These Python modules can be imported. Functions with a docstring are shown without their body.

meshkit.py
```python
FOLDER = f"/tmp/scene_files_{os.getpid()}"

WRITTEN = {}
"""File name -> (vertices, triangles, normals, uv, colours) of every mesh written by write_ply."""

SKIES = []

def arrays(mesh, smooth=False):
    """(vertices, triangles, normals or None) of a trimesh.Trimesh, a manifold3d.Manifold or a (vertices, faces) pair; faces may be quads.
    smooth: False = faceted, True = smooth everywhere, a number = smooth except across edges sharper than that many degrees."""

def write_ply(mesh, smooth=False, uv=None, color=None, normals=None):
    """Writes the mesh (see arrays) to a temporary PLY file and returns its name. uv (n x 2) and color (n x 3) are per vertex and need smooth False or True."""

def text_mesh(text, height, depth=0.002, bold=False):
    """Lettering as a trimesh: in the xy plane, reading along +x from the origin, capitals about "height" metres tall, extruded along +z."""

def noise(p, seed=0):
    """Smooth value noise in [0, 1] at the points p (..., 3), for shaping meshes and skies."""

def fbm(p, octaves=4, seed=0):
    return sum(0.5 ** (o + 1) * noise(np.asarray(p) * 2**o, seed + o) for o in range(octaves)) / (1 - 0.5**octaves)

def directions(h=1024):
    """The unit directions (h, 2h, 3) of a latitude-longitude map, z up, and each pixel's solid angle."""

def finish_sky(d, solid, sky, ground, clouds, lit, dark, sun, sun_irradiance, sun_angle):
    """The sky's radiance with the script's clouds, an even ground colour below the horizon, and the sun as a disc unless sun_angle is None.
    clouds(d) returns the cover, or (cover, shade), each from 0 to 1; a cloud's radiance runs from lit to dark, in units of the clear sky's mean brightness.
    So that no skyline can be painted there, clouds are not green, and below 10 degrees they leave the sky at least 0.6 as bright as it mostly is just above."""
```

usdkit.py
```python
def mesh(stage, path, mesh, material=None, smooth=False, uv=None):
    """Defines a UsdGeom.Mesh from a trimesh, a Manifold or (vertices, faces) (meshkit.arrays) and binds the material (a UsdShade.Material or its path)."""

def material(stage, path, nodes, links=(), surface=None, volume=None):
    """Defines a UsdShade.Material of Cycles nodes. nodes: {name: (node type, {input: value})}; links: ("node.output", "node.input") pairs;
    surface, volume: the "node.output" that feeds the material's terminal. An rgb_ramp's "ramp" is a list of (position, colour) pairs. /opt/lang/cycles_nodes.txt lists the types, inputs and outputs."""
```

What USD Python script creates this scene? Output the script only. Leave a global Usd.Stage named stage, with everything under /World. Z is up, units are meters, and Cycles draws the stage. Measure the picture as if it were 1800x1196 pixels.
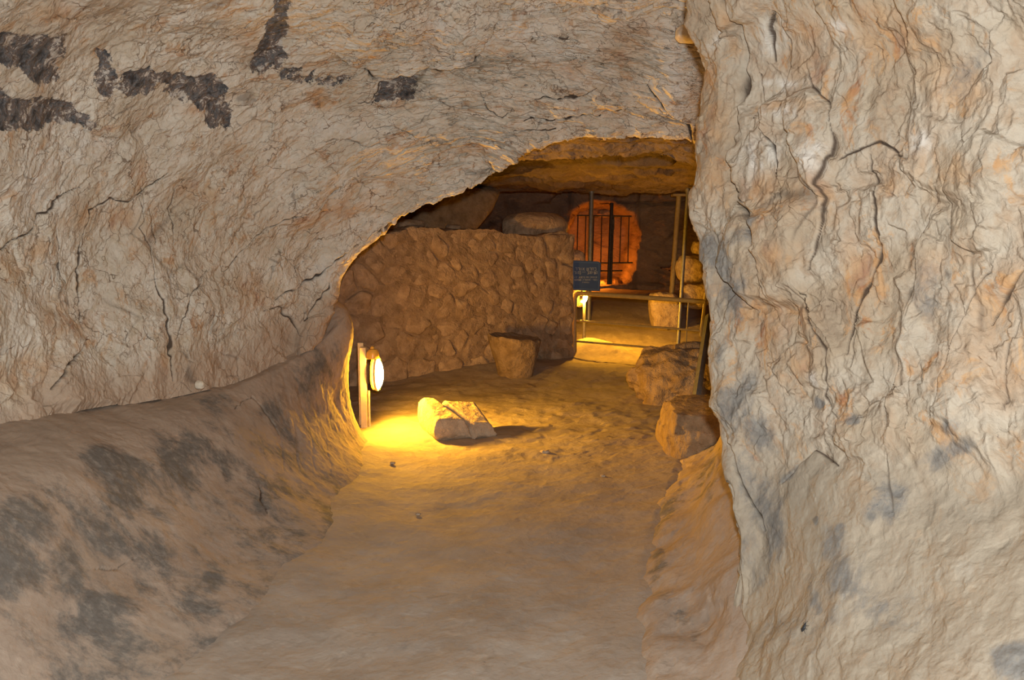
import math
import random
import numpy as np
import trimesh
import shapely
from shapely.geometry import Polygon, LineString, MultiPoint
from scipy.interpolate import PchipInterpolator
from scipy.spatial import cKDTree
import usdkit
from pxr import Usd, UsdGeom, UsdLux, UsdShade, Gf, Sdf, Vt

stage = Usd.Stage.CreateInMemory()
UsdGeom.SetStageUpAxis(stage, UsdGeom.Tokens.z)
UsdGeom.SetStageMetersPerUnit(stage, 1.0)
UsdGeom.Xform.Define(stage, '/World')
UsdGeom.Scope.Define(stage, '/World/Looks')

# ------------------------------------------------------------------ camera
FPX, CX, CY, PITCH, EYE = 1624.0, 900.0, 598.0, math.radians(7.5), np.array([0.0, 0.0, 1.65])
cam = UsdGeom.Camera.Define(stage, '/World/camera')
cam.CreateHorizontalApertureAttr(36.0)
cam.CreateFocalLengthAttr(36.0 * FPX / 1800.0)
cam.CreateFStopAttr(7.0)
cam.CreateFocusDistanceAttr(5.2)
cam.CreateClippingRangeAttr((0.05, 200.0))
cam.CreateExposureAttr(0.0)
cam.AddTranslateOp().Set(Gf.Vec3d(*EYE))
cam.AddRotateXOp().Set(90.0 - math.degrees(PITCH))
# ------------------------------------------------------------------ light: the photographer's flash; the cave's own lamps come with their builders
flash = UsdLux.SphereLight.Define(stage, '/World/flash')
flash.CreateRadiusAttr(0.035)
flash.CreateIntensityAttr(13200.0)
flash.CreateColorAttr(Gf.Vec3f(0.975, 0.97, 0.94))
flash.AddTranslateOp().Set(Gf.Vec3d(0.05, 0.0, 1.80))
flash.CreateNormalizeAttr(False)

FWD = np.array([0, math.cos(PITCH), -math.sin(PITCH)])
UPV = np.array([0, math.sin(PITCH), math.cos(PITCH)])
RGT = np.array([1.0, 0, 0])


def at(px, py, d):
    """The world point that the photograph shows at (px, py), d metres deep."""
    px, py, d = np.asarray(px, float), np.asarray(py, float), np.asarray(d, float)
    return EYE + d[..., None] * (FWD + ((px - CX) / FPX)[..., None] * RGT + ((CY - py) / FPX)[..., None] * UPV)


def seen(p):
    """Where the photograph shows a world point: used to trace stains and cracks on to the rock they belong to."""
    q = np.asarray(p, float) - EYE
    d = np.maximum(q @ FWD, 1e-3)
    return CX + FPX * (q @ RGT) / d, CY - FPX * (q @ UPV) / d


# ------------------------------------------------------------------ noise
_rng = np.random.RandomState(5)
_perm = np.concatenate([_rng.permutation(4096)] * 2).astype(np.int32)
_grad = _rng.normal(size=(4096, 3)).astype(np.float32)
_grad /= np.linalg.norm(_grad, axis=1, keepdims=True)


def perlin(p, seed=0):
    p = np.asarray(p, np.float32) + np.float32(seed * 17.31 + 100.0)
    i = np.floor(p).astype(np.int32)
    f = p - i
    t = f * f * f * (f * (f * 6 - 15) + 10)
    i &= 4095
    out = 0
    for a in (0, 1):
        xa = _perm[(i[:, 0] + a) & 4095]
        wa = t[:, 0] if a else 1 - t[:, 0]
        for b in (0, 1):
            xb = _perm[(xa + i[:, 1] + b) & 4095]
            wb = wa * (t[:, 1] if b else 1 - t[:, 1])
            for c in (0, 1):
                g = _grad[_perm[(xb + i[:, 2] + c) & 4095]]
                w = wb * (t[:, 2] if c else 1 - t[:, 2])
                out = out + w * (g[:, 0] * (f[:, 0] - a) + g[:, 1] * (f[:, 1] - b) + g[:, 2] * (f[:, 2] - c))
    return out * 1.5


def fbm(p, octaves=4, seed=0, gain=0.5):
    p = np.asarray(p, np.float32)
    return sum(gain ** o * perlin(p * 2.03 ** o, seed + o * 3) for o in range(octaves))


def smooth01(x, a, b):
    t = np.clip((x - a) / (b - a), 0, 1)
    return t * t * (3 - 2 * t)


# ------------------------------------------------------------------ USD helpers
_names = {}


def numbered(parent, name):
    k = _names.get((parent, name), 0)
    _names[(parent, name)] = k + 1
    return name if k == 0 else f'{name}_{k:03d}'


def tag(prim, label=None, cat=None, group=None, kind=None):
    for k, v in (('label', label), ('category', cat), ('group', group), ('kind', kind)):
        if v:
            prim.SetCustomDataByKey(k, v)
    return prim


def thing(name, label=None, cat=None, group=None, kind=None, loc=(0, 0, 0), rz=0.0):
    path = '/World/' + numbered('/World', name)
    x = UsdGeom.Xform.Define(stage, path)
    x.AddTranslateOp().Set(Gf.Vec3d(*map(float, loc)))
    if rz:
        x.AddRotateZOp().Set(float(rz))
    return tag(x.GetPrim(), label, cat, group, kind)


def obj(name, mesh, mat, parent=None, smooth=False, masks=None):
    up = str(parent.GetPath()) if parent is not None else '/World'
    m = usdkit.mesh(stage, up + '/' + numbered(up, name), mesh, MATS[mat], smooth)
    if masks:
        api = UsdGeom.PrimvarsAPI(m)
        for k, v in masks.items():
            api.CreatePrimvar(k, Sdf.ValueTypeNames.Color3fArray, 'vertex').Set(Vt.Vec3fArray.FromNumpy(np.ascontiguousarray(v, np.float32)))
    return m.GetPrim()


# ------------------------------------------------------------------ materials
class Graph:
    def __init__(self):
        self.nodes, self.links, self.k = {}, [], 0

    def __call__(self, kind, **inputs):
        self.k += 1
        name, given = f'n{self.k}', {}
        for a, b in inputs.items():
            if isinstance(b, str) and b.startswith('@'):
                self.links.append((b[1:], f'{name}.{a}'))
            else:
                given[a] = b
        self.nodes[name] = (kind, given)
        return '@' + name + '.'

    def math(self, op, a, b=0.0, clamp=False):
        return self('math', math_type=op, value1=a, value2=b, use_clamp=clamp) + 'value'

    def mix(self, fac, a, b, how='mix'):
        return self('mix', mix_type=how, fac=fac, color1=a, color2=b) + 'color'

    def noise(self, vec, scale, detail=4.0, rough=0.55, dist=0.0):
        return self('noise_texture', vector=vec, scale=scale, detail=detail, roughness=rough, distortion=dist) + 'fac'

    def ramp(self, fac, stops):
        return self('rgb_ramp', ramp=stops, fac=fac) + 'color'

    def step(self, fac, a, b):
        return self('map_range', range_type='smoothstep', value=fac, from_min=a, from_max=b, to_min=0.0, to_max=1.0, clamp=True) + 'result'

    def scale(self, vec, s):
        return self('mapping', mapping_type='point', vector=vec, scale=s) + 'vector'

    def done(self, path, surface, volume=None):
        return usdkit.material(stage, path, self.nodes, self.links, surface=surface[1:])


MATS = {}


def rock_material(name, tones, ochre=0.6, vein=0.7, bump=1.0, stretch=(1.0, 2.6, 2.6), dust=(0.40, 0.305, 0.225), speck=1.0, soot_col=(0.105, 0.103, 0.097)):
    g = Graph()
    pos = g('geometry') + 'position'
    flow = g('attribute', attribute='flow') + 'vector'
    ma = g('separate_color', color=g('attribute', attribute='maska') + 'color')
    mb = g('separate_color', color=g('attribute', attribute='maskb') + 'color')
    lay = g.scale(flow, stretch)
    warp = g('vector_math', math_type='multiply_add', vector1=g('noise_texture', vector=pos, scale=3.0, detail=3.0) + 'color', vector2=(0.35, 0.35, 0.35), vector3=lay) + 'vector'
    c = g.ramp(g.noise(pos, 2.3, 5.0, 0.6), tones)
    lt = g.noise(warp, 9.0, 5.0, 0.62)
    c = g.mix(g.step(lt, 0.45, 0.72), c, g.ramp(g.noise(warp, 21.0, 3.0, 0.6), [(0.3, tones[-1][1]), (0.7, tones[0][1])]))
    # ochre and rust patches
    oc = g.math('multiply', g.step(g.noise(warp, 4.6, 5.0, 0.74, 0.5), 0.545, 0.66), ochre)
    oc = g.math('maximum', oc, g.math('multiply', mb + 'g', g.step(g.noise(warp, 7.0, 5.0, 0.65), 0.33, 0.62)))
    ocol = g.ramp(g.noise(warp, 6.0, 4.0, 0.6), [(0.3, (0.50, 0.335, 0.19)), (0.55, (0.43, 0.245, 0.115)), (0.72, (0.27, 0.10, 0.045))])
    c = g.mix(oc, c, ocol)
    sp = g.math('multiply', g.step(g.noise(warp, 16.0, 5.0, 0.7, 0.4), 0.60, 0.69), 0.75 * speck)
    c = g.mix(sp, c, g.ramp(g.noise(pos, 5.0, 2.0), [(0.35, (0.17, 0.085, 0.045)), (0.65, (0.33, 0.17, 0.08))]))
    c = g.mix(g.math('multiply', mb + 'b', g.step(g.noise(warp, 11.0, 4.0), 0.35, 0.6)), c, (0.62, 0.60, 0.56))
    # dust and packed earth lying on the rock
    du = g.math('multiply', mb + 'r', g.step(g.math('add', g.noise(pos, 8.0, 5.0, 0.6), g.math('multiply', mb + 'r', 0.5)), 0.45, 0.80))
    dcol = g.ramp(g.noise(pos, 4.0, 6.0, 0.65), [(0.3, tuple(0.82 * x for x in dust)), (0.5, dust), (0.7, tuple(1.15 * x for x in dust))])
    c = g.mix(du, c, dcol)
    # grey soot and lichen stains
    sn = g.noise(g.scale(pos, (1.0, 1.0, 0.6)), 4.5, 6.0, 0.74, 0.3)
    so = g.step(g.math('add', g.math('multiply', ma + 'g', 0.62), g.math('multiply', g.math('subtract', sn, 0.5), 2.0)), 0.18, 0.60)
    so = g.math('multiply', so, g.step(ma + 'g', 0.02, 0.25))
    scol = g.ramp(g.noise(pos, 26.0, 5.0, 0.7), [(0.33, tuple(0.7 * x for x in soot_col)), (0.52, soot_col), (0.70, (0.235, 0.215, 0.185))])
    c = g.mix(g.math('multiply', so, 0.80), c, scol)
    # flint
    fl = g.step(g.math('add', ma + 'r', g.math('multiply', g.math('subtract', g.noise(pos, 24.0, 5.0, 0.78), 0.5), 2.4)), 0.42, 0.56)
    fcol = g.ramp(g.noise(pos, 14.0, 5.0, 0.74, 0.4), [(0.36, (0.042, 0.043, 0.047)), (0.43, (0.090, 0.092, 0.098)), (0.48, (0.15, 0.15, 0.153)), (0.515, (0.12, 0.085, 0.07)), (0.55, (0.19, 0.17, 0.16)), (0.60, (0.48, 0.44, 0.39))])
    c = g.mix(fl, c, fcol)
    # thin dark veins and traced cracks
    wv = g('vector_math', math_type='multiply_add', vector1=g('noise_texture', vector=pos, scale=7.0, detail=3.0, roughness=0.65) + 'color', vector2=(0.22, 0.22, 0.22), vector3=g.scale(flow, (1.0, 1.0 + 0.5 * (stretch[1] - 1.0), 1.0))) + 'vector'
    e1 = g('voronoi_texture', feature='distance_to_edge', vector=wv, scale=4.2) + 'distance'
    e2 = g('voronoi_texture', feature='distance_to_edge', vector=wv, scale=13.0) + 'distance'
    vgate = g.step(g.noise(pos, 4.7, 4.0), 0.42, 0.60)
    v2gate = g.step(g.noise(pos, 6.1, 3.0), 0.46, 0.62)
    ve = g.math('multiply', g.math('subtract', 1.0, g.step(e1, 0.004, 0.022)), vgate)
    ve = g.math('maximum', ve, g.math('multiply', g.math('subtract', 1.0, g.step(e2, 0.006, 0.045)), g.math('multiply', v2gate, 0.7)))
    vn = g.math('absolute', g.math('subtract', g.noise(warp, 4.0, 5.0, 0.62), 0.5))
    ve = g.math('maximum', ve, g.math('multiply', g.math('subtract', 1.0, g.step(vn, 0.002, 0.010)), g.step(g.noise(pos, 2.9, 3.0), 0.50, 0.62)))
    ve = g.math('multiply', ve, vein)
    ve = g.math('multiply', ve, g.math('subtract', 1.0, g.math('multiply', mb + 'r', 0.9)))
    c = g.mix(ve, c, (0.13, 0.085, 0.055))
    c = g.mix(g.math('multiply', g.step(ma + 'b', 0.10, 0.75), 0.92), c, (0.055, 0.035, 0.024))  # crack soil and groove shade, painted together as one dark brown
    # relief
    f1 = g('voronoi_texture', feature='f1', vector=wv, scale=13.0) + 'distance'
    h = g.math('add', g.math('multiply', g.noise(wv, 10.0, 6.0, 0.68), 0.015), g.math('multiply', g.noise(pos, 70.0, 3.0, 0.65), 0.004))
    h = g.math('add', h, g.math('multiply', f1, 0.011))
    h = g.math('multiply', h, g.math('subtract', 1.0, g.math('multiply', mb + 'r', 0.55)))
    nb = g('bump', height=h, distance=1.0, strength=bump, normal='@' + g('geometry')[1:] + 'normal') + 'normal'
    rough = g.math('subtract', 0.92, g.math('multiply', fl, 0.42))
    p = g('principled_bsdf', base_color=c, roughness=rough, specular_ior_level=0.22, normal=nb)
    MATS[name] = g.done('/World/Looks/' + name, p + 'BSDF')


def plain_material(name, stops, scale=12.0, rough=0.7, metallic=0.0, bump=0.0, spec=0.3, emit=None):
    g = Graph()
    pos = g('texture_coordinate') + 'object'
    n = g.noise(pos, scale, 5.0, 0.62)
    args = dict(base_color=g.ramp(n, stops), roughness=rough, metallic=metallic, specular_ior_level=spec)
    if bump:
        args['normal'] = g('bump', height=g.noise(pos, scale * 2.2, 5.0, 0.65), distance=bump, strength=1.0) + 'normal'
    if emit:
        args['emission_color'], args['emission_strength'] = emit
    p = g('principled_bsdf', **args)
    MATS[name] = g.done('/World/Looks/' + name, p + 'BSDF')


LIME = [(0.28, (0.43, 0.36, 0.27)), (0.42, (0.52, 0.46, 0.375)), (0.56, (0.60, 0.555, 0.48)), (0.72, (0.53, 0.45, 0.34))]
rock_material('limestone', LIME, ochre=0.7, vein=0.75, bump=1.0, stretch=(1.0, 1.9, 1.9))
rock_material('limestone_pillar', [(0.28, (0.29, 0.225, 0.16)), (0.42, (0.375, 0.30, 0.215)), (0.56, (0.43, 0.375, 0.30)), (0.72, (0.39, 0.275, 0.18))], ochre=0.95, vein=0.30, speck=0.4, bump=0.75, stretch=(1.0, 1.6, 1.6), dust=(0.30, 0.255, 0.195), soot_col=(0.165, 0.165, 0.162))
rock_material('packed_earth', [(0.3, (0.27, 0.205, 0.155)), (0.5, (0.34, 0.265, 0.205)), (0.7, (0.40, 0.32, 0.25))], ochre=0.12, vein=0.10, bump=0.38, dust=(0.315, 0.245, 0.185), stretch=(1.6, 1.6, 1.6), speck=0.25)
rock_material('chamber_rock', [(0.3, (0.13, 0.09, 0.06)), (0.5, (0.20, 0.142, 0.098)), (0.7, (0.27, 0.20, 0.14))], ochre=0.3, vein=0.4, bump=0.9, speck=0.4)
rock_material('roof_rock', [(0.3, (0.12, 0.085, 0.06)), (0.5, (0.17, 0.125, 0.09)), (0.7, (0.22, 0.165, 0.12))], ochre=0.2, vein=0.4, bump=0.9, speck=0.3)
rock_material('sand_floor', [(0.3, (0.255, 0.205, 0.16)), (0.5, (0.315, 0.26, 0.21)), (0.7, (0.375, 0.315, 0.255))], ochre=0.05, vein=0.0, bump=0.35, stretch=(1.0, 1.0, 1.0), speck=0.25)
plain_material('wall_stone', [(0.3, (0.27, 0.18, 0.105)), (0.5, (0.40, 0.275, 0.17)), (0.7, (0.52, 0.375, 0.24))], 9.0, 0.9, bump=0.03)
plain_material('mortar', [(0.3, (0.22, 0.145, 0.085)), (0.5, (0.33, 0.225, 0.14)), (0.7, (0.42, 0.30, 0.19))], 8.0, 0.95, bump=0.04)
plain_material('loose_stone', [(0.3, (0.33, 0.245, 0.165)), (0.5, (0.44, 0.34, 0.24)), (0.7, (0.52, 0.42, 0.31))], 11.0, 0.9, bump=0.03)
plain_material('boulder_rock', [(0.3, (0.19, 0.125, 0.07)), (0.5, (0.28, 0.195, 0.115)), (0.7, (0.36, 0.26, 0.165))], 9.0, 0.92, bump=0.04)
plain_material('pale_stone', [(0.3, (0.52, 0.44, 0.34)), (0.7, (0.66, 0.59, 0.48))], 14.0, 0.9, bump=0.01)
plain_material('cream_paint', [(0.3, (0.50, 0.41, 0.24)), (0.7, (0.60, 0.51, 0.33))], 30.0, 0.55)
plain_material('yellow_paint', [(0.3, (0.22, 0.165, 0.075)), (0.7, (0.31, 0.24, 0.115))], 25.0, 0.5)
plain_material('grey_steel', [(0.3, (0.14, 0.14, 0.14)), (0.7, (0.22, 0.22, 0.215))], 25.0, 0.45, metallic=0.4)
plain_material('dark_iron', [(0.3, (0.035, 0.030, 0.027)), (0.7, (0.075, 0.06, 0.05))], 30.0, 0.6, metallic=0.3)
plain_material('beetle_black', [(0.3, (0.02, 0.021, 0.024)), (0.7, (0.035, 0.036, 0.04))], 40.0, 0.4)
plain_material('sign_blue', [(0.3, (0.012, 0.032, 0.105)), (0.7, (0.016, 0.042, 0.13))], 8.0, 0.45)
plain_material('sign_edge', [(0.3, (0.045, 0.085, 0.19)), (0.7, (0.055, 0.10, 0.21))], 8.0, 0.45)
plain_material('sign_letter', [(0.3, (0.20, 0.22, 0.25)), (0.7, (0.25, 0.27, 0.30))], 8.0, 0.6)
plain_material('amber_glass', [(0.3, (0.55, 0.33, 0.06)), (0.7, (0.60, 0.38, 0.08))], 12.0, 0.25)
plain_material('lamp_glow', [(0.3, (0.9, 0.8, 0.5)), (0.7, (0.9, 0.8, 0.5))], 5.0, 0.4, emit=((1.0, 0.47, 0.03), 1550.0))
plain_material('small_lamp_glow', [(0.3, (0.9, 0.8, 0.5)), (0.7, (0.9, 0.8, 0.5))], 5.0, 0.4, emit=((1.0, 0.45, 0.03), 2600.0))
plain_material('niche_lamp_glow', [(0.3, (0.9, 0.7, 0.4)), (0.7, (0.9, 0.7, 0.4))], 5.0, 0.4, emit=((1.0, 0.25, 0.015), 520.0))


# ------------------------------------------------------------------ rock sheets
def loft(ctrl, nu, nv, us=None, vs=None):
    """A smooth surface through a grid of 3D control points: nu samples down the rows, nv along the columns (a number, or a list of (up to, samples))."""
    c = np.asarray(ctrl, float)
    us = np.arange(c.shape[0]) if us is None else np.asarray(us, float)
    vs = np.arange(c.shape[1]) if vs is None else np.asarray(vs, float)

    def steps(n, p):
        if np.ndim(n) == 0:
            return np.linspace(p[0], p[-1], n)
        at_, out = p[0], []
        for stop, k in n:
            out.append(np.linspace(at_, stop, k, endpoint=False))
            at_ = stop
        return np.concatenate(out + [[p[-1]]])

    a = PchipInterpolator(us, c, axis=0)(steps(nu, us))
    return PchipInterpolator(vs, a, axis=1)(steps(nv, vs))


def spread(ctrl, axis):
    """Parameters for loft so that samples fall evenly over the lengths between control rows."""
    d = np.linalg.norm(np.diff(ctrl, axis=axis), axis=-1).mean(axis=1 - axis)
    return np.concatenate([[0], np.cumsum(np.maximum(d, 0.04))])


def grid_faces(nu, nv, flip=False):
    i, j = np.meshgrid(np.arange(nu - 1), np.arange(nv - 1), indexing='ij')
    a = (i * nv + j).ravel()
    b, c, d = a + 1, a + nv + 1, a + nv
    f = np.concatenate([np.stack([a, b, c], 1), np.stack([a, c, d], 1)])
    return f[:, ::-1] if flip else f


def grid_normals(g):
    du, dv = np.gradient(g, axis=0), np.gradient(g, axis=1)
    n = np.cross(du, dv)
    return n / np.maximum(np.linalg.norm(n, axis=-1, keepdims=True), 1e-9)


def flow_of(g):
    """Distances along the sheet's two directions, in metres, measured from its middle."""
    su = np.concatenate([np.zeros((1, g.shape[1])), np.cumsum(np.linalg.norm(np.diff(g, axis=0), axis=-1), 0)], 0)
    sv = np.concatenate([np.zeros((g.shape[0], 1)), np.cumsum(np.linalg.norm(np.diff(g, axis=1), axis=-1), 1)], 1)
    su, sv = su - su[g.shape[0] // 2][None, :], sv - sv[:, g.shape[1] // 2][:, None]
    return np.stack([sv, su, np.zeros(g.shape[:2])], -1)


class Sheet:
    """A rock surface: its base points, normals facing the passage, and what is displaced and stained on it."""

    def __init__(self, g, face_point, seed):
        self.shape, self.seed = g.shape[:2], seed
        n = grid_normals(g)
        self.flip = float(np.mean(np.einsum('ijk,ijk->ij', n, np.asarray(face_point) - g))) < 0
        self.n = (-n if self.flip else n).reshape(-1, 3)
        self.p = g.reshape(-1, 3)
        self.flow = flow_of(g).reshape(-1, 3)
        self.px, self.py = seen(self.p)
        wob = np.stack([perlin(self.p * 9.0, seed + 50), perlin(self.p * 9.0, seed + 51)], 1)
        wob += 0.5 * np.stack([perlin(self.p * 24.0, seed + 52), perlin(self.p * 24.0, seed + 53)], 1)
        self.wx, self.wy = self.px + 9.0 * wob[:, 0], self.py + 9.0 * wob[:, 1]
        self.h = np.zeros(len(self.p))
        self.ma, self.mb = np.zeros((len(self.p), 3), np.float32), np.zeros((len(self.p), 3), np.float32)

    # --- rock relief
    def undulate(self, size, amp, octaves=3, seed=0):
        self.h += amp * fbm(self.p / size, octaves, self.seed + seed)

    def chips(self, cell, amp, tilt, stretch=(1.0, 1.0), crack=0.0, gate=None, seed=0, warp=0.25, soil_shade=0.0):
        """Broken facets: every cell of the rock is a little plane of its own tilt and height."""
        r = np.random.RandomState(self.seed * 31 + seed)
        q = self.flow[:, :2] / np.array(stretch) / cell
        w = np.stack([fbm(self.p / (cell * 1.3), 3, self.seed + seed + 7), fbm(self.p / (cell * 1.3), 3, self.seed + seed + 17)], 1)
        q = q + warp * w * 1.6
        lo, hi = q.min(0) - 1, q.max(0) + 1
        k = int(np.prod(hi - lo))
        s = r.uniform(lo, hi, (k, 2))
        d, i = cKDTree(s).query(q, k=2, workers=4)
        t, hgt = r.normal(0, tilt, (k, 2)), r.normal(0, 1, k)
        e = d[:, 1] - d[:, 0]
        f = hgt[i[:, 0]] * amp + np.einsum('ij,ij->i', t[i[:, 0]], q - s[i[:, 0]]) * amp
        f2 = hgt[i[:, 1]] * amp + np.einsum('ij,ij->i', t[i[:, 1]], q - s[i[:, 1]]) * amp
        b = 0.5 + 0.5 * smooth01(e, 0.0, 0.12)
        g = 1.0 if gate is None else gate
        self.h += g * (f * b + f2 * (1 - b))
        if crack:
            c = (1 - smooth01(e, 0.0, 0.07)) * smooth01(fbm(self.p / (cell * 2.2), 2, self.seed + seed + 27), 0.02, 0.4) * g
            self.h -= crack * c
            self.ma[:, 2] = np.maximum(self.ma[:, 2], soil_shade * c)  # facet joints darkened in colour: soil plus painted groove shade

    def flakes(self, size, amp, levels, stretch=(1.0, 0.4), gate=1.0, seed=0, soil_shade=0.0):
        """Peeling layers: terraces with a sharp lower lip that follow the bedding."""
        q = np.stack([self.flow[:, 0] / stretch[0], self.flow[:, 1] / stretch[1], 0.3 * self.p[:, 2]], 1) / size
        t = fbm(q, 5, self.seed + 70 + seed, 0.55) * levels
        s = t - np.floor(t)
        saw = s ** 1.4 - smooth01(s, 0.92, 1.0)
        self.h += amp * gate * saw
        if soil_shade:
            c = (np.exp(-((s - 0.975) / 0.03) ** 2)) * smooth01(perlin(self.p * 5.0, self.seed + 90), 0.0, 0.35) * gate
            self.ma[:, 2] = np.maximum(self.ma[:, 2], soil_shade * c)  # soil and shade painted dark along each flake lip

    # --- traced from the photograph
    def _near(self, pts, pad):
        a = np.asarray(pts, float)
        lo, hi = a.min(0) - pad, a.max(0) + pad
        return np.nonzero((self.wx > lo[0]) & (self.wx < hi[0]) & (self.wy > lo[1]) & (self.wy < hi[1]))[0]

    def _dist(self, pts, idx, wob=0.55):
        x, y = self.px[idx] + wob * (self.wx - self.px)[idx], self.py[idx] + wob * (self.wy - self.py)[idx]
        best, side = np.full(len(idx), 1e9), np.zeros(len(idx))
        for (ax, ay), (bx, by) in zip(pts[:-1], pts[1:]):
            ex, ey = bx - ax, by - ay
            t = np.clip(((x - ax) * ex + (y - ay) * ey) / (ex * ex + ey * ey), 0, 1)
            d = np.hypot(x - ax - t * ex, y - ay - t * ey)
            c = (x - ax) * ey - (y - ay) * ex
            m = d < best
            best[m], side[m] = d[m], np.sign(c[m])
        return best, side

    def crack(self, pts, w=2.5, depth=0.012, soil_shade=0.9, step=0.0, reach=60.0):
        """A fissure along a traced line; step lifts the rock on the left of its direction, falling off over reach pixels."""
        i = self._near(pts, max(4 * w, reach if step else 0) + 8)
        d, s = self._dist(pts, i)
        ends = np.minimum(np.hypot(self.px[i] - pts[0][0], self.py[i] - pts[0][1]), np.hypot(self.px[i] - pts[-1][0], self.py[i] - pts[-1][1]))
        wv = 0.78 * w * (0.55 + 0.9 * np.clip(0.5 + perlin(self.p[i] * 14.0, self.seed + 5), 0, 1)) * np.clip(0.45 + ends / 70.0, 0.45, 1)
        v = np.exp(-(d / wv) ** 2)
        self.h[i] -= depth * v
        self.ma[i, 2] = np.maximum(self.ma[i, 2], min(1.0, 1.25 * soil_shade) * np.exp(-(d / (0.85 * wv)) ** 2))  # fissure colour darkened: soil plus the shade a deeper groove would hold
        if step:
            f = np.clip(1 - d / reach, 0, 1) ** 1.5 * smooth01(s * d, 0.0, 2.5)
            self.h[i] += step * f * np.clip(ends / 40.0, 0, 1)

    def blob(self, which, ch, px, py, rx, ry, rot=0.0, amp=1.0):
        m = self.ma if which == 'a' else self.mb
        i = self._near([(px - max(rx, ry), py - max(rx, ry)), (px + max(rx, ry), py + max(rx, ry))], 1.2 * max(rx, ry))
        c, s = math.cos(math.radians(rot)), math.sin(math.radians(rot))
        x, y = self.wx[i] - px, self.wy[i] - py
        q = ((x * c + y * s) / rx) ** 2 + ((-x * s + y * c) / ry) ** 2
        m[i, ch] = np.maximum(m[i, ch], amp * np.exp(-q ** 1.3))

    def patch(self, which, ch, poly, amp=1.0, soft=5.0, lift=0.0):
        m = self.ma if which == 'a' else self.mb
        i = self._near(poly, soft + 10)
        pg = Polygon(poly).buffer(0)
        pt = shapely.points(self.wx[i], self.wy[i])
        d = shapely.distance(pt, pg.boundary) * np.where(shapely.contains_xy(pg, self.wx[i], self.wy[i]), 1, -1)
        f = smooth01(d, -soft, soft)
        if ch is not None:
            m[i, ch] = np.maximum(m[i, ch], amp * f)
        if lift:
            self.h[i] += lift * smooth01(d, -1.0, 4.0) * (0.6 + 0.4 * np.clip(d / 40.0, 0, 1))

    def swell(self, px, py, rx, ry, amp, rot=0.0, power=1.0):
        c, s = math.cos(math.radians(rot)), math.sin(math.radians(rot))
        x, y = self.px - px, self.py - py
        q = ((x * c + y * s) / rx) ** 2 + ((-x * s + y * c) / ry) ** 2
        self.h += amp * np.exp(-q ** power)

    # --- result
    def build(self):
        v = self.p + self.h[:, None] * self.n
        self.v = v
        f = grid_faces(*self.shape, flip=not self.flip)
        n = grid_normals(v.reshape(*self.shape, 3)).reshape(-1, 3)
        self.vn, self.f = (-n if self.flip else n), f
        return self

    def emit(self, name, mat, parent=None, faces=None):
        f = self.f if faces is None else self.f[faces]
        used = np.unique(f)
        back = np.zeros(len(self.v), np.int64)
        back[used] = np.arange(len(used))
        f = back[f]
        up = str(parent.GetPath()) if parent is not None else '/World'
        m = UsdGeom.Mesh.Define(stage, up + '/' + numbered(up, name))
        m.CreatePointsAttr(Vt.Vec3fArray.FromNumpy(self.v[used].astype(np.float32)))
        m.CreateFaceVertexCountsAttr(Vt.IntArray.FromNumpy(np.full(len(f), 3, np.int32)))
        m.CreateFaceVertexIndicesAttr(Vt.IntArray.FromNumpy(f.astype(np.int32).ravel()))
        m.CreateSubdivisionSchemeAttr('none')
        m.CreateNormalsAttr(Vt.Vec3fArray.FromNumpy(self.vn[used].astype(np.float32)))
        m.SetNormalsInterpolation('vertex')
        api = UsdGeom.PrimvarsAPI(m)
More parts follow.
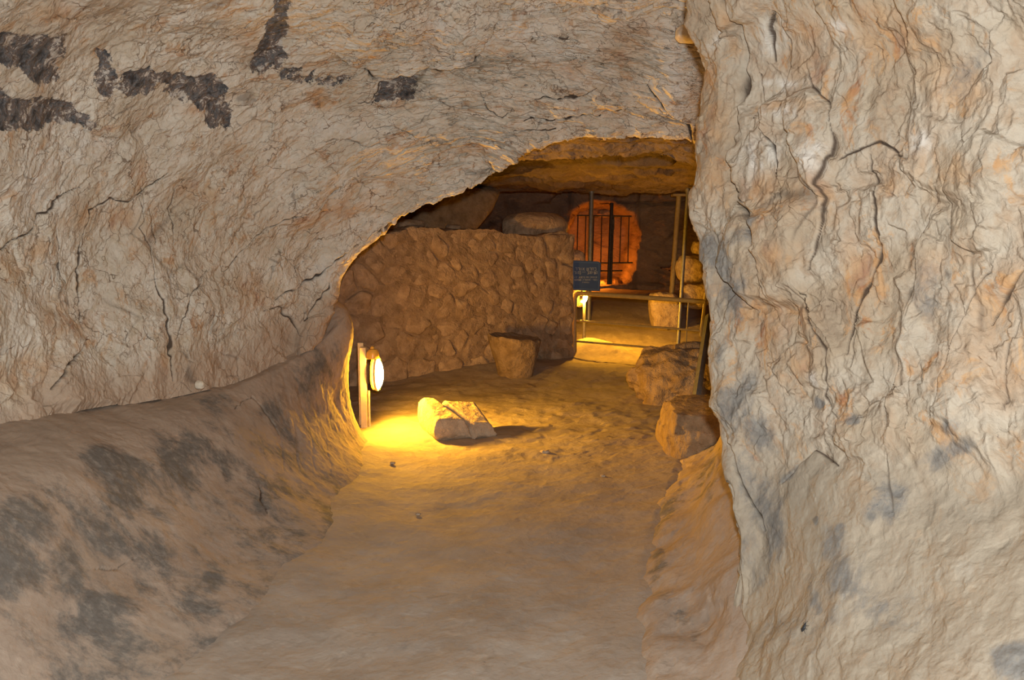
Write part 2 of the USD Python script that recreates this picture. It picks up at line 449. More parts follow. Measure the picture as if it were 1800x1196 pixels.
        for k, a in (('maska', self.ma), ('maskb', self.mb), ('flow', self.flow)):
            api.CreatePrimvar(k, Sdf.ValueTypeNames.Color3fArray, 'vertex').Set(Vt.Vec3fArray.FromNumpy(np.ascontiguousarray(a[used], np.float32)))
        UsdShade.MaterialBindingAPI.Apply(m.GetPrim()).Bind(MATS[mat])
        return m.GetPrim()


def rows_at(rows):
    return np.array([[at(*c) for c in r] for r in rows])


# ================================================================== LEFT WALL AND NEAR CEILING: one vault of limestone, rows parallel to the arch's lip
vault_rows = [
    [(548, 612, 6.3), (575, 556, 6.45), (597, 492, 6.55), (660, 424, 6.55), (760, 362, 6.45), (868, 312, 6.35), (926, 258, 6.28), (1050, 240, 6.25), (1430, 252, 6.15)],
    [(500, 640, 6.05), (522, 560, 6.25), (548, 470, 6.35), (612, 390, 6.36), (722, 312, 6.28), (842, 258, 6.22), (915, 222, 6.18), (1050, 208, 6.16), (1450, 210, 6.05)],
    [(410, 678, 5.6), (425, 570, 5.8), (450, 460, 5.95), (520, 355, 6.05), (640, 262, 6.06), (770, 190, 6.05), (890, 160, 6.05), (1040, 150, 6.02), (1450, 150, 5.9)],
    [(290, 702, 5.1), (300, 570, 5.3), (320, 430, 5.5), (390, 300, 5.65), (520, 195, 5.75), (680, 130, 5.85), (850, 95, 5.92), (1030, 85, 5.9), (1460, 85, 5.7)],
    [(130, 726, 4.5), (135, 570, 4.75), (150, 410, 4.95), (220, 260, 5.1), (370, 130, 5.25), (570, 50, 5.45), (800, 20, 5.62), (1020, 10, 5.65), (1470, 10, 5.45)],
    [(-20, 780, 3.85), (-20, 590, 4.1), (-10, 410, 4.3), (50, 220, 4.45), (210, 50, 4.6), (460, -40, 4.85), (760, -70, 5.1), (1010, -80, 5.15), (1490, -80, 4.9)],
    [(-220, 820, 3.2), (-220, 600, 3.4), (-200, 400, 3.55), (-150, 150, 3.6), (20, -60, 3.7), (330, -160, 3.9), (720, -190, 4.2), (1000, -200, 4.25), (1510, -200, 4.1)],
    [(-700, 900, 2.2), (-700, 640, 2.3), (-680, 380, 2.35), (-600, 0, 2.3), (-350, -300, 2.3), (50, -430, 2.4), (620, -470, 2.55), (1000, -480, 2.6), (1400, -480, 2.5)],
]
C = rows_at(vault_rows)
back1 = C[0] + np.array([[-0.10, 0.14, -0.02]] * 2 + [[-0.12, 0.16, 0.06]] * 3 + [[-0.06, 0.16, 0.14]] + [[0.0, 0.14, 0.16]] * 3)
back2 = C[0] + np.array([[-0.5, 0.35, 0.1]] * 3 + [[-0.35, 0.45, 0.35]] * 3 + [[0.0, 0.5, 0.45]] * 3)
C = np.concatenate([[back2, back1], C])
us = spread(C, 0)
us[1:] += 0.0
vs = np.array([0, .8, 1.6, 2.5, 3.5, 4.5, 5.3, 6.3, 8.9])
vault = Sheet(loft(C, [(0.5, 30), (6.0, 660), (7.8, 40)], [(7.6, 780), (8.9, 40)], np.array([0, .35, .55, 1.3, 2.4, 3.5, 4.7, 5.9, 7.0, 7.8]), vs), (0.0, 3.5, 1.5), 11)
V = vault
# zone weights from where the rock lies
ceil_w = smooth01(V.px + 0.5 * (330 - V.py), 560, 900)
V.undulate(0.9, 0.05, 2, 1)
V.undulate(0.42, 0.040, 2, 2)
V.undulate(0.17, 0.012, 2, 3)
V.chips(0.36, 0.011, 1.2, (1.3, 1.0), crack=0.005, seed=1, soil_shade=0.4, warp=0.16)
V.chips(0.14, 0.0042, 1.3, (1.3, 0.9), crack=0.003, seed=2, soil_shade=0.45, warp=0.18)
V.chips(0.055, 0.0022, 1.4, (1.4, 0.9), crack=0.001, seed=6)
V.flakes(0.70, 0.032, 2.6, (1.0, 0.42), gate=0.10 + 0.75 * ceil_w, seed=1, soil_shade=0.5)
V.flakes(0.24, 0.005, 2.4, (1.1, 0.45), gate=0.3 + 0.7 * ceil_w, seed=2, soil_shade=0.45)
V.undulate(0.05, 0.0022, 3, 5)
# traced steps and fissures
V.swell(690, 50, 150, 75, 0.09)
V.swell(805, 60, 45, 50, 0.08)
V.swell(745, 55, 22, 40, -0.05, 20)
V.swell(250, 250, 160, 60, 0.03, -10)
V.swell(870, 235, 50, 50, 0.02)
V.swell(1000, 90, 120, 50, 0.05)
V.swell(1010, 170, 140, 30, 0.03)
V.crack([(841, 78), (831, 96), (809, 110), (791, 110), (771, 118), (753, 114), (736, 120), (718, 129), (691, 130), (658, 132), (640, 122)][::-1], 3.5, 0.03, 0.95, step=0.075, reach=120)
V.crack([(420, 41), (437, 26), (455, 16), (486, 0), (500, -12)], 2.6, 0.02, 0.9, step=0.02, reach=50)
V.crack([(0, 439), (20, 429), (50, 404), (67, 377), (89, 363), (95, 343), (134, 328)], 2.4, 0.018, 0.9)
V.crack([(95, 343), (110, 310), (120, 290)], 1.6, 0.01, 0.6)
V.crack([(284, 303), (241, 340), (221, 353), (200, 350), (182, 348), (164, 360), (152, 369), (147, 410), (144, 450), (149, 504), (152, 534), (154, 575)], 1.8, 0.014, 0.8)
V.crack([(97, 380), (103, 427), (110, 467), (124, 514)], 1.5, 0.01, 0.7)
V.crack([(77, 417), (90, 460), (97, 494), (97, 530)], 1.5, 0.01, 0.6)
V.crack([(262, 367), (267, 387), (264, 407), (271, 434)], 1.8, 0.012, 0.7)
V.crack([(267, 484), (281, 530), (289, 560), (293, 600), (296, 634), (301, 671)], 2.0, 0.014, 0.75)
V.crack([(240, 330), (250, 390), (238, 400), (262, 440), (268, 490)], 1.4, 0.008, 0.6)
V.crack([(90, 684), (110, 644), (134, 621), (157, 591), (154, 560)], 3.0, 0.024, 0.7, step=0.02, reach=45)
V.crack([(244, 554), (249, 584), (262, 600), (268, 618)], 1.6, 0.01, 0.6)
V.crack([(305, 330), (300, 380), (303, 430)], 1.6, 0.010, 0.5)
V.crack([(372, 470), (352, 500), (330, 520), (322, 560), (300, 600)], 1.6, 0.011, 0.6)
V.crack([(487, 527), (510, 514), (537, 497), (564, 482), (591, 455), (614, 444), (634, 434), (661, 417), (684, 404), (730, 384)], 2.2, 0.02, 0.75, step=0.03, reach=45)
V.crack([(480, 400), (507, 387), (554, 370), (571, 350), (604, 327), (647, 308)], 1.8, 0.014, 0.7, step=0.02, reach=50)
V.crack([(400, 480), (430, 440), (460, 415), (480, 400)], 1.6, 0.012, 0.6, step=0.012, reach=40)
V.crack([(470, 545), (500, 540), (520, 560), (530, 590)], 1.8, 0.014, 0.6, step=0.015, reach=35)
V.crack([(540, 560), (556, 530), (580, 500)], 1.8, 0.016, 0.7, step=0.02, reach=35)
V.crack([(631, 180), (651, 179), (661, 165), (671, 143)], 1.5, 0.01, 0.8)
V.crack([(1136, 146), (1157, 167), (1180, 193), (1204, 214), (1215, 228), (1217, 246)], 3.2, 0.03, 0.9, step=0.05, reach=70)
V.crack([(940, 172), (970, 168), (996, 168), (1019, 167), (1049, 152)], 2.0, 0.016, 0.8, step=0.02, reach=50)
V.crack([(920, 210), (952, 205), (1005, 202), (1057, 199)], 2.2, 0.018, 0.8, step=0.022, reach=45)
V.crack([(1060, 195), (1110, 186), (1150, 184), (1165, 192)], 1.8, 0.014, 0.6, step=0.012, reach=40)
V.crack([(900, 228), (940, 227), (975, 225)], 2.0, 0.014, 0.8, step=0.02, reach=40)
V.crack([(926, 61), (952, 58), (1000, 55)], 1.8, 0.012, 0.6, step=0.015, reach=50)
V.crack([(842, 158), (858, 190), (880, 205), (900, 190)], 1.8, 0.014, 0.6, step=0.02, reach=40)
V.swell(820, 150, 40, 22, 0.04)
V.swell(885, 230, 55, 40, 0.05)
for a, b in ((60, 30), (300, 60), (650, 30), (720, 180), (560, 250), (650, 230)):
    V.crack([(a, b), (a + 40, b - 6), (a + 85, b + 8), (a + 130, b + 2)], 1.2, 0.008, 0.45, step=0.012, reach=40)
# right-hand chunk of ceiling beside the pillar, rough and white
V.swell(1185, 130, 35, 80, 0.10, -10)
V.blob('b', 2, 1185, 130, 30, 70, 0, 0.9)
# flint layers
s1, s2 = 0.2508, 420
F = {
    'a': [(0, 54), (50, 54), (100, 60), (125, 65), (113, 85), (105, 110), (108, 135), (100, 145), (83, 143), (63, 150), (45, 135), (33, 118), (-60, 113), (-60, 54)],
    'b': [(-60, 150), (0, 155), (25, 166), (53, 180), (63, 171), (95, 171), (125, 176), (135, 193), (150, 201), (163, 213), (155, 226), (138, 223), (130, 213), (100, 213), (70, 223), (43, 228), (-60, 223)],
    'c': [(176, 85), (193, 95), (196, 125), (198, 150), (186, 168), (166, 155), (168, 125)],
    'd': [(s1 * x, s1 * y) for x, y in [(830, 480), (950, 450), (1060, 460), (1080, 520), (1150, 490), (1250, 520), (1400, 530), (1520, 520), (1570, 600), (1560, 680), (1620, 760), (1600, 890), (1530, 890), (1400, 830), (1400, 750), (1290, 690), (1200, 690), (1140, 640), (1170, 570), (1100, 560), (1040, 620), (1000, 680), (930, 640), (850, 650), (800, 620)]],
    'e': [(s2 + s1 * x, s1 * y) for x, y in [(270, -60), (355, -60), (350, 200), (345, 260), (310, 340), (340, 400), (270, 470), (200, 510), (120, 490), (115, 420), (130, 300), (195, 270), (170, 160), (200, 90)]],
    'f': [(s2 + s1 * x, s1 * y) for x, y in [(280, 470), (450, 455), (460, 560), (540, 500), (560, 570), (640, 530), (700, 540), (830, 480), (830, 520), (770, 580), (690, 620), (480, 620), (380, 580), (270, 560)]],
    'g': [(s2 + s1 * x, s1 * y) for x, y in [(1000, 570), (1060, 540), (1200, 520), (1280, 520), (1230, 600), (1210, 690), (1100, 700), (940, 715)]],
}
for k, pg in F.items():
    V.patch('a', 0, pg, 0.64 if k == 'f' else 0.92, 7.0, lift=-0.012)
V.patch('b', 1, [(538, 160), (580, 165), (593, 195), (570, 200), (540, 175)], 1.0, 6)
for x, y, rx, ry in ((430, 60, 20, 22), (110, 20, 90, 20), (340, 190, 25, 12), (20, 470, 26, 22), (130, 380, 30, 26), (60, 440, 34, 18), (200, 380, 34, 26), (245, 430, 22, 34), (285, 640, 18, 40), (235, 300, 24, 16), (340, 340, 46, 20), (540, 390, 46, 20), (590, 370, 40, 16), (540, 580, 20, 18), (745, 50, 26, 34), (1110, 60, 40, 26), (1080, 90, 30, 20), (1000, 120, 24, 16), (960, 110, 20, 12), (60, 660, 60, 40), (120, 560, 60, 40), (450, 520, 30, 30)):
    V.blob('b', 1, x, y, rx, ry, 0, 0.75)
for x, y, rx, ry in ((765, 35, 30, 20), (795, 90, 35, 22), (900, 40, 80, 30), (980, 80, 90, 30), (1040, 140, 60, 20), (60, 320, 60, 60), (130, 250, 80, 30), (560, 480, 40, 20), (600, 230, 80, 20)):
    V.blob('b', 2, x, y, rx, ry, 0, 0.55)
# dust that has crept up from the ledge
d_led = V.py - np.interp(V.px, [-200, 0, 120, 290, 400, 470, 560, 600], [820, 765, 715, 692, 668, 636, 596, 560])
V.mb[:, 0] = np.maximum(V.mb[:, 0], smooth01(d_led + 25 * perlin(V.p * 3.0, 3), -120, 0))
V.build()

wall_left = thing('wall_left', 'pale flaky limestone side of the passage with dark flint bands, sweeping up to the arch', None, kind='structure')
ceiling = thing('ceiling', 'low rough limestone roof over the passage and the chamber beyond', None, kind='structure')
wall_right = thing('wall_right', 'pale limestone pillar wall close by, cracked in tall columns, on the right of the passage', None, kind='structure')
wall_back = thing('wall_back', 'dark rock at the back of the chamber around the glowing niche', None, kind='structure')
fc = V.f
fx, fy = V.px[fc].mean(1), V.py[fc].mean(1)
is_ceil = (fx + 0.6 * (fy - 250) > 800) & (fy < 330)
flint_w = V.ma[fc, 0].mean(1) > 0.5
polys = {k: Polygon(pg).buffer(14) for k, pg in F.items()}
taken = np.zeros(len(fc), bool)
for k, pg in polys.items():
    m = flint_w & ~taken & shapely.contains_xy(pg, fx, fy)
    taken |= m
    tag(V.emit('flint_band', 'limestone', wall_left, m), {'a': 'mottled dark flint patch', 'e': 'upright dark flint band', 'f': 'speckled thin flint seam'}.get(k, 'dark flint band'))
V.emit('rock_face', 'limestone', wall_left, ~is_ceil & ~taken)
V.emit('rock_face', 'limestone', ceiling, is_ceil & ~taken)

# ================================================================== EARTH BANK at the foot of the left wall
st_y = [1.4, 2.3, 2.9, 3.4, 4.0, 4.7, 5.3, 5.9, 6.35, 6.65, 6.95, 7.6]
base_x = [-1.35, -1.3, -1.2, -1.1, -1.0, -0.94, -0.95, -0.965, -1.01, -1.06, -1.25, -1.9]
led = [(-900, 980, 1.9), (-350, 860, 2.75), (-100, 795, 3.5), (0, 766, 3.9), (130, 716, 4.55), (290, 694, 5.2), (400, 668, 5.7), (470, 636, 6.05), (560, 590, 6.45), (604, 548, 6.65)]
lip = [(-950, 1120, 1.8), (-380, 935, 2.6), (-100, 855, 3.28), (0, 822, 3.62), (150, 766, 4.25), (300, 726, 4.92), (400, 692, 5.45), (480, 655, 5.85), (566, 606, 6.35), (612, 558, 6.65)]
L1, L2 = np.array([at(*c) for c in led]), np.array([at(*c) for c in lip])
far1, far2 = np.array([[-1.42, 7.05, 1.05], [-2.1, 7.6, 1.1]]), np.array([[-1.36, 7.0, 0.95], [-2.05, 7.6, 1.0]])
L1, L2 = np.concatenate([L1, far1]), np.concatenate([L2, far2])
B0 = np.stack([base_x, st_y, np.full(12, -0.12)], 1) + np.array([0.12, 0, 0])
B1 = np.stack([base_x, st_y, np.full(12, 0.0)], 1)
B2 = B1 * 0.80 + L2 * 0.20 + np.array([-0.06, 0, -0.02])
B3 = B1 * 0.48 + L2 * 0.52 + np.array([-0.06, 0, 0.0])
B4 = B1 * 0.18 + L2 * 0.82 + np.array([0.0, 0, 0.02])
B6 = L1 + np.array([-0.35, 0.1, 0.05])
bank = Sheet(loft(np.stack([B0, B1, B2, B3, B4, L2, L1, B6]), 240, 470, [0, .5, 1.2, 2.3, 3.3, 3.9, 4.5, 4.9], [0, .7, 1.3, 2, 3, 4, 5, 6, 6.8, 7.4, 7.9, 8.4]), (0.2, 3.0, 1.6), 23)
B = bank
B.undulate(0.7, 0.030, 2, 1)
B.undulate(0.16, 0.006, 3, 2)
B.undulate(0.035, 0.0016, 3, 5)
for x, y, rx, ry, r, a in ((195, 815, 55, 38, 10, 1.0), (225, 868, 60, 42, 40, 0.95), (320, 820, 55, 75, 0, 0.85), (400, 812, 34, 50, -20, 1.0), (375, 725, 46, 44, 0, 0.75), (50, 925, 80, 70, 20, 0.95), (25, 1000, 80, 80, 0, 1.0), (180, 1075, 130, 60, -20, 0.8), (350, 1065, 70, 60, -35, 0.85), (585, 915, 36, 46, 25, 0.95), (460, 890, 24, 32, 30, 0.85), (375, 1020, 24, 54, 0, 0.95), (140, 905, 40, 40, 0, 0.7), (555, 650, 44, 70, 0, 0.75), (480, 712, 30, 46, 30, 0.85), (595, 640, 22, 60, 0, 0.7), (60, 1130, 90, 50, 0, 0.7), (270, 960, 90, 60, 20, 0.6), (430, 960, 60, 60, 0, 0.45), (540, 760, 50, 80, 20, 0.4), (120, 1000, 60, 80, 0, 0.8), (505, 890, 34, 50, 0, 0.4)):
    B.blob('a', 1, x, y, rx, ry, r, a)
for x, y, rx, ry in ((120, 740, 150, 30), (60, 800, 90, 40), (300, 710, 80, 22), (540, 900, 60, 90), (480, 1020, 70, 70), (440, 760, 40, 60), (250, 1150, 140, 60), (150, 990, 80, 40)):
    B.blob('b', 0, x, y, rx, ry, -15, 0.8)
B.ma[:, 1] = np.maximum(B.ma[:, 1], 0.50 * smooth01(B.py - np.interp(B.px, [0, 150, 300, 400, 480, 566], [846, 788, 742, 704, 664, 612]), -10, 60))
B.crack([(410, 720), (440, 700), (470, 735), (490, 765)], 2.0, 0.012, 0.5)
B.crack([(455, 860), (470, 905)], 3.0, 0.012, 0.7)
B.crack([(160, 1000), (210, 995), (245, 975)], 1.6, 0.008, 0.4)
for k in range(7):
    x0 = 470 + 24 * k
    B.crack([(x0, 640 + 6 * k), (x0 + 22, 740 + 4 * k), (x0 + 26 + 4 * k, 830)], 4.0, 0.003, 0.12)
B.build()
B.emit('earth_bank', 'packed_earth', wall_left)

# ================================================================== RIGHT WALL: the pillar close to the camera
cols = [0, 45, 110, 235, 385, 590, 860]
tab = {  # py: (silhouette px, depths over cols)
    -420: (1150, (3.6, 3.45, 3.3, 3.0, 2.75, 2.4, 1.9)),
    -180: (1185, (3.8, 3.65, 3.48, 3.18, 2.92, 2.55, 2.05)),
    0: (1204, (3.95, 3.82, 3.65, 3.32, 3.05, 2.65, 2.1)),
    130: (1240, (4.05, 3.88, 3.7, 3.36, 3.08, 2.7, 2.15)),
    270: (1224, (4.05, 3.92, 3.7, 3.36, 3.08, 2.7, 2.15)),
    400: (1224, (4.0, 3.86, 3.66, 3.32, 3.05, 2.7, 2.15)),
    560: (1252, (3.9, 3.76, 3.56, 3.25, 2.98, 2.62, 2.1)),
    740: (1270, (3.75, 3.6, 3.42, 3.12, 2.85, 2.5, 2.0)),
    930: (1290, (3.5, 3.4, 3.2, 2.9, 2.64, 2.3, 1.85)),
    1080: (1272, (3.42, 3.26, 3.04, 2.72, 2.46, 2.14, 1.75)),
    1196: (1256, (3.2, 3.06, 2.86, 2.55, 2.3, 2.02, 1.65)),
    1420: (1235, (2.72, 2.6, 2.45, 2.2, 2.0, 1.76, 1.45)),
    1800: (1225, (2.15, 2.06, 1.95, 1.78, 1.62, 1.44, 1.2)),
}
R = []
for py, (sx, ds) in tab.items():
    pts = [at(sx + c, py, d) for c, d in zip(cols, ds)]
    b1 = pts[0] + np.array([0.10, 0.10, 0.0])
    b2 = pts[0] + np.array([0.40, 0.30, 0.0])
    b3 = pts[0] + np.array([0.95, 2.6, 0.0])
    R.append([b3, b2, b1] + pts)
R = np.array(R)
pillar = Sheet(loft(R, [(1.45, 40), (6.95, 900), (8.1, 40)], [(0.4, 40), (5.9, 400), (7.0, 30)], [0, .9, 1.6, 2.1, 2.7, 3.3, 4.0, 4.8, 5.6, 6.3, 6.8, 7.5, 8.1], [-.35, 0, .3, .5, 1.1, 1.8, 3.0, 4.3, 5.8, 7.0]), (0.0, 1.5, 1.5), 37)
Q = pillar
Q.flow = Q.flow[:, [1, 0, 2]]
rocky = 1 - smooth01(Q.py + 30 * perlin(Q.p * 2.0, 4) - 0.12 * (Q.px - 1250), 690, 830)
Q.undulate(0.8, 0.05, 2, 1)
Q.undulate(0.25, 0.018, 3, 2)
Q.chips(0.30, 0.020, 1.3, (1.8, 0.9), crack=0.008, gate=0.10 + 0.90 * rocky, seed=1, soil_shade=0.45, warp=0.14)
Q.chips(0.12, 0.0055, 1.3, (1.4, 0.9), crack=0.003, gate=0.12 + 0.88 * rocky, seed=2, soil_shade=0.3, warp=0.16)
Q.chips(0.055, 0.0026, 1.4, (1.4, 0.9), gate=0.3 + 0.7 * rocky, seed=6)
Q.flakes(0.6, 0.005, 2.0, (1.3, 0.6), gate=0.2 + 0.8 * rocky, seed=1, soil_shade=0.2)
Q.undulate(0.03, 0.0014, 3, 5)
Q.crack([(1273, 0), (1290, 25), (1298, 63), (1302, 104), (1299, 167), (1296, 217), (1286, 267), (1290, 309), (1300, 355), (1319, 389), (1334, 422), (1338, 455), (1345, 480)], 8.5, 0.07, 1.0, step=0.05, reach=80)
Q.crack([(1344, 25), (1342, 50), (1344, 75), (1352, 110)], 2.4, 0.016, 0.9)
Q.crack([(1328, 130), (1334, 180), (1342, 226), (1359, 259), (1375, 326), (1380, 360)], 2.6, 0.02, 0.85, step=0.02, reach=40)
Q.crack([(1417, 125), (1434, 155), (1455, 184), (1463, 209)], 3.0, 0.016, 0.6, step=-0.016, reach=50)
Q.crack([(1463, 209), (1462, 250), (1451, 301), (1444, 318), (1434, 376), (1426, 434), (1420, 470)], 3.0, 0.016, 0.6, step=-0.018, reach=50)
Q.crack([(1470, 280), (1483, 271), (1505, 263), (1525, 251), (1538, 246), (1555, 256), (1573, 271), (1583, 273)], 3.0, 0.014, 0.8)
Q.crack([(1520, 270), (1523, 301), (1530, 361), (1533, 426), (1525, 461), (1505, 520), (1485, 571), (1478, 620)], 3.2, 0.02, 0.85)
Q.crack([(1640, 330), (1615, 391), (1600, 451), (1590, 516), (1583, 597), (1575, 650), (1567, 692), (1564, 756)], 4.0, 0.025, 0.85, step=0.02, reach=50)
Q.crack([(1746, 471), (1730, 500), (1716, 531), (1691, 587), (1668, 660), (1654, 715)], 4.0, 0.018, 0.6, step=0.02, reach=50)
Q.crack([(1800, 470), (1788, 500), (1766, 531), (1746, 572)], 4.0, 0.018, 0.6)
Q.crack([(1392, 506), (1415, 552), (1441, 610), (1450, 645), (1448, 672), (1439, 692), (1465, 739)], 2.6, 0.012, 0.6)
Q.crack([(1500, 540), (1490, 580), (1484, 640)], 2.4, 0.012, 0.5)
Q.crack([(1790, 560), (1770, 640), (1760, 720)], 3.0, 0.012, 0.45)
Q.crack([(1278, 760), (1290, 800), (1305, 850), (1325, 890), (1340, 930)], 3.0, 0.02, 0.6, step=0.012, reach=40)
Q.crack([(1283, 850), (1292, 920), (1298, 985), (1296, 1030), (1302, 1100)], 3.0, 0.022, 0.7, step=0.03, reach=40)
Q.crack([(1262, 1196), (1272, 1130), (1284, 1060), (1288, 1000)], 2.4, 0.012, 0.45)
Q.crack([(1370, 848), (1400, 815), (1427, 788), (1468, 817)], 3.0, 0.010, 0.55, step=-0.01, reach=40)
Q.crack([(1560, 800), (1562, 860), (1565, 900)], 2.4, 0.008, 0.4)
# the big faceted bulge, the block at the frame's edge
Q.swell(1380, 250, 100, 150, 0.035, 10)
Q.swell(1440, 350, 26, 90, -0.02, 8)
Q.swell(1255, 320, 30, 120, 0.03)
Q.swell(1470, 190, 26, 70, 0.018, -28)
Q.patch('b', None, [(1741, 226), (1686, 281), (1666, 336), (1671, 381), (1686, 426), (1721, 446), (1756, 441), (1776, 391), (1810, 331), (1810, 261)], 1.0, 4.0, lift=0.04)
Q.crack([(1741, 226), (1686, 281), (1666, 336), (1671, 381), (1686, 426), (1715, 444)], 2.6, 0.012, 0.7)
for pg_ in ([(1320, 230), (1360, 260), (1385, 330), (1360, 390), (1310, 360), (1295, 300)], [(1345, 190), (1430, 150), (1462, 215), (1420, 240), (1350, 220)], [(1480, 350), (1530, 330), (1545, 420), (1500, 460)], [(1610, 400), (1655, 420), (1640, 520), (1598, 560)], [(1385, 600), (1436, 610), (1444, 680), (1380, 690), (1340, 640)]):
    Q.patch('b', None, pg_, 1.0, 4.0, lift=0.022)
Q.patch('b', None, [(1590, 250), (1560, 270), (1545, 330), (1570, 345), (1600, 300)], 1.0, 4.0, lift=0.02)
for x, y, rx, ry in ((1715, 420, 60, 30), (1760, 500, 60, 30), (1690, 620, 60, 60)):
    Q.swell(x, y, rx, ry, 0.02)
# stains
for x, y, rx, ry, r, a in ((1262, 445, 44, 44, 0, 1.0), (1292, 500, 32, 70, 10, 0.9), (1318, 415, 20, 40, 40, 0.85), (1250, 520, 20, 50, 0, 0.5), (1300, 720, 26, 60, 10, 0.8), (1330, 760, 26, 50, -20, 0.75), (1345, 900, 40, 100, -15, 0.85), (1320, 970, 40, 90, 0, 0.7), (1385, 830, 30, 12, -40, 1.0), (1782, 1160, 46, 36, 20, 1.1), (1470, 960, 26, 46, 0, 0.9), (1480, 1020, 60, 40, 10, 0.7), (1430, 1040, 20, 60, -20, 0.8), (1437, 921, 8, 9, 0, 1.4), (1480, 940, 12, 22, 0, 1.2), (1560, 880, 34, 46, 0, 0.7), (1560, 905, 9, 9, 0, 1.3), (1640, 810, 40, 26, -30, 0.7), (1700, 790, 70, 14, -10, 0.6), (1690, 760, 26, 16, 0, 0.6), (1400, 1100, 110, 60, 0, 0.45), (1600, 1050, 120, 120, 30, 0.4), (1500, 740, 16, 9, 0, 0.8), (1427, 706, 9, 12, 0, 1.0), (1640, 480, 40, 90, 20, 0.35), (1275, 620, 14, 50, 0, 0.6), (1660, 120, 120, 80, 0, 0.3)):
    Q.blob('a', 1, x, y, rx, ry, r, a)
for x, y, rx, ry in ((1275, 60, 22, 50), (1258, 130, 24, 40), (1262, 200, 28, 30), (1250, 235, 34, 16), (1405, 60, 26, 30), (1440, 120, 30, 26), (1400, 190, 50, 16), (1445, 340, 22, 70), (1340, 330, 34, 30), (1385, 350, 30, 30), (1260, 330, 30, 50), (1350, 405, 14, 20), (1370, 460, 40, 30), (1415, 560, 22, 40), (1380, 640, 50, 40), (1345, 560, 40, 70), (1690, 150, 70, 50), (1660, 170, 26, 22), (1640, 300, 40, 50), (1700, 300, 20, 30), (1720, 520, 60, 36), (1650, 500, 40, 60), (1500, 470, 40, 60), (1560, 330, 30, 40), (1491, 820, 10, 14), (1537, 817, 14, 9), (1480, 880, 12, 28), (1560, 70, 80, 40), (1530, 30, 40, 30), (1625, 60, 36, 30), (1455, 915, 14, 12)):
    Q.blob('b', 1, x, y, rx, ry, 0, 0.7)
for x, y, rx, ry in ((1385, 203, 34, 13), (1372, 148, 44, 10), (1470, 48, 14, 16), (1340, 280, 30, 30), (1427, 666, 8, 17), (1350, 70, 18, 30), (1440, 275, 20, 36), (1620, 250, 22, 18), (1700, 1010, 16, 20), (1640, 950, 14, 10), (1580, 880, 10, 16), (1255, 70, 10, 20)):
    Q.blob('b', 2, x, y, rx, ry, 0, 0.7)
low = smooth01(Q.py + 40 * perlin(Q.p * 2.5, 9), 700, 900)
Q.mb[:, 0] = np.maximum(Q.mb[:, 0], 0.8 * low)
Q.patch('b', 0, [(1375, 843), (1427, 788), (1468, 817), (1476, 849), (1471, 884), (1456, 919), (1456, 966), (1433, 1024), (1398, 942)], 1.0, 4.0, lift=0.004)
Q.build()
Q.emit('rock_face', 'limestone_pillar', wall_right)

# ================================================================== EARTH BANK behind the pillar, right side of the passage
dy = [1.2, 2.4, 3.1, 3.8, 4.65, 5.4, 6.2, 6.7, 7.2]
dx = [0.38, 0.40, 0.43, 0.54, 0.70, 0.92, 1.14, 1.30, 1.50]
D0 = np.stack([np.array(dx) - 0.10, dy, np.full(9, -0.10)], 1)
D1 = np.stack([dx, dy, np.full(9, 0.0)], 1)
rise = np.interp(dy, [1.2, 2.4, 3.1, 3.8, 4.4], [0.2, 0.3, 0.6, 0.9, 1.0])[:, None]
D2 = D1 + np.array([0.09, 0.0, 0.06])
D3 = D1 + np.array([0.24, 0.02, 0.14]) * np.concatenate([np.ones_like(rise), np.ones_like(rise), rise], 1)
D4 = D1 + np.array([0.40, 0.05, 0.34]) * np.concatenate([np.ones_like(rise), np.ones_like(rise), rise], 1)
D5 = D1 + np.array([0.62, 0.10, 0.52]) * np.concatenate([np.ones_like(rise), np.ones_like(rise), rise], 1)
D6 = D1 + np.array([1.3, 0.20, 0.62]) * np.concatenate([np.ones_like(rise), np.ones_like(rise), rise], 1)
rbank = Sheet(loft(np.stack([D0, D1, D2, D3, D4, D5, D6]), 150, 260, [0, .5, 1, 1.8, 2.7, 3.4, 4.2]), (0.0, 4.0, 2.0), 41)
rbank.undulate(0.5, 0.03, 3, 1)
rbank.undulate(0.13, 0.008, 3, 2)
rbank.chips(0.2, 0.005, 0.8, (1.4, 1.0), seed=3)
rbank.undulate(0.035, 0.0025, 3, 5)
for x, y, rx, ry, r, a in ((1155, 990, 18, 60, 10, 0.75), (1170, 900, 18, 60, 30, 0.6), (1165, 1050, 22, 30, -20, 0.65), (1200, 1080, 26, 16, 20, 0.7), (1220, 1110, 16, 18, 0, 0.7), (1245, 820, 16, 90, 8, 0.75), (1230, 760, 20, 40, 20, 0.6)):
    rbank.blob('a', 1, x, y, rx, ry, r, a)
rbank.build()
rbank.emit('earth_bank', 'packed_earth', wall_right)


# ================================================================== FLOOR
def floor_z(x, y):
    x, y = np.asarray(x, float), np.asarray(y, float)
    z = 0.50 * smooth01(y, 10.9, 14.3)
    z = z + 0.20 * np.exp(-((x - 0.95) / 0.40) ** 2 - ((y - 11.0) / 0.32) ** 2)
    z = z + 0.10 * np.exp(-((x + 0.2) / 1.3) ** 2 - ((y - 10.2) / 0.7) ** 2)
    bl = np.interp(y, st_y, base_x)
    br = np.interp(y, dy, dx)
    near = 1 - smooth01(y, 6.4, 7.2)
    z = z + near * 0.03 * (np.exp(-np.clip(x - bl, 0, None) / 0.16) + 0.8 * np.exp(-np.clip(br - x, 0, None) / 0.14))
    return z


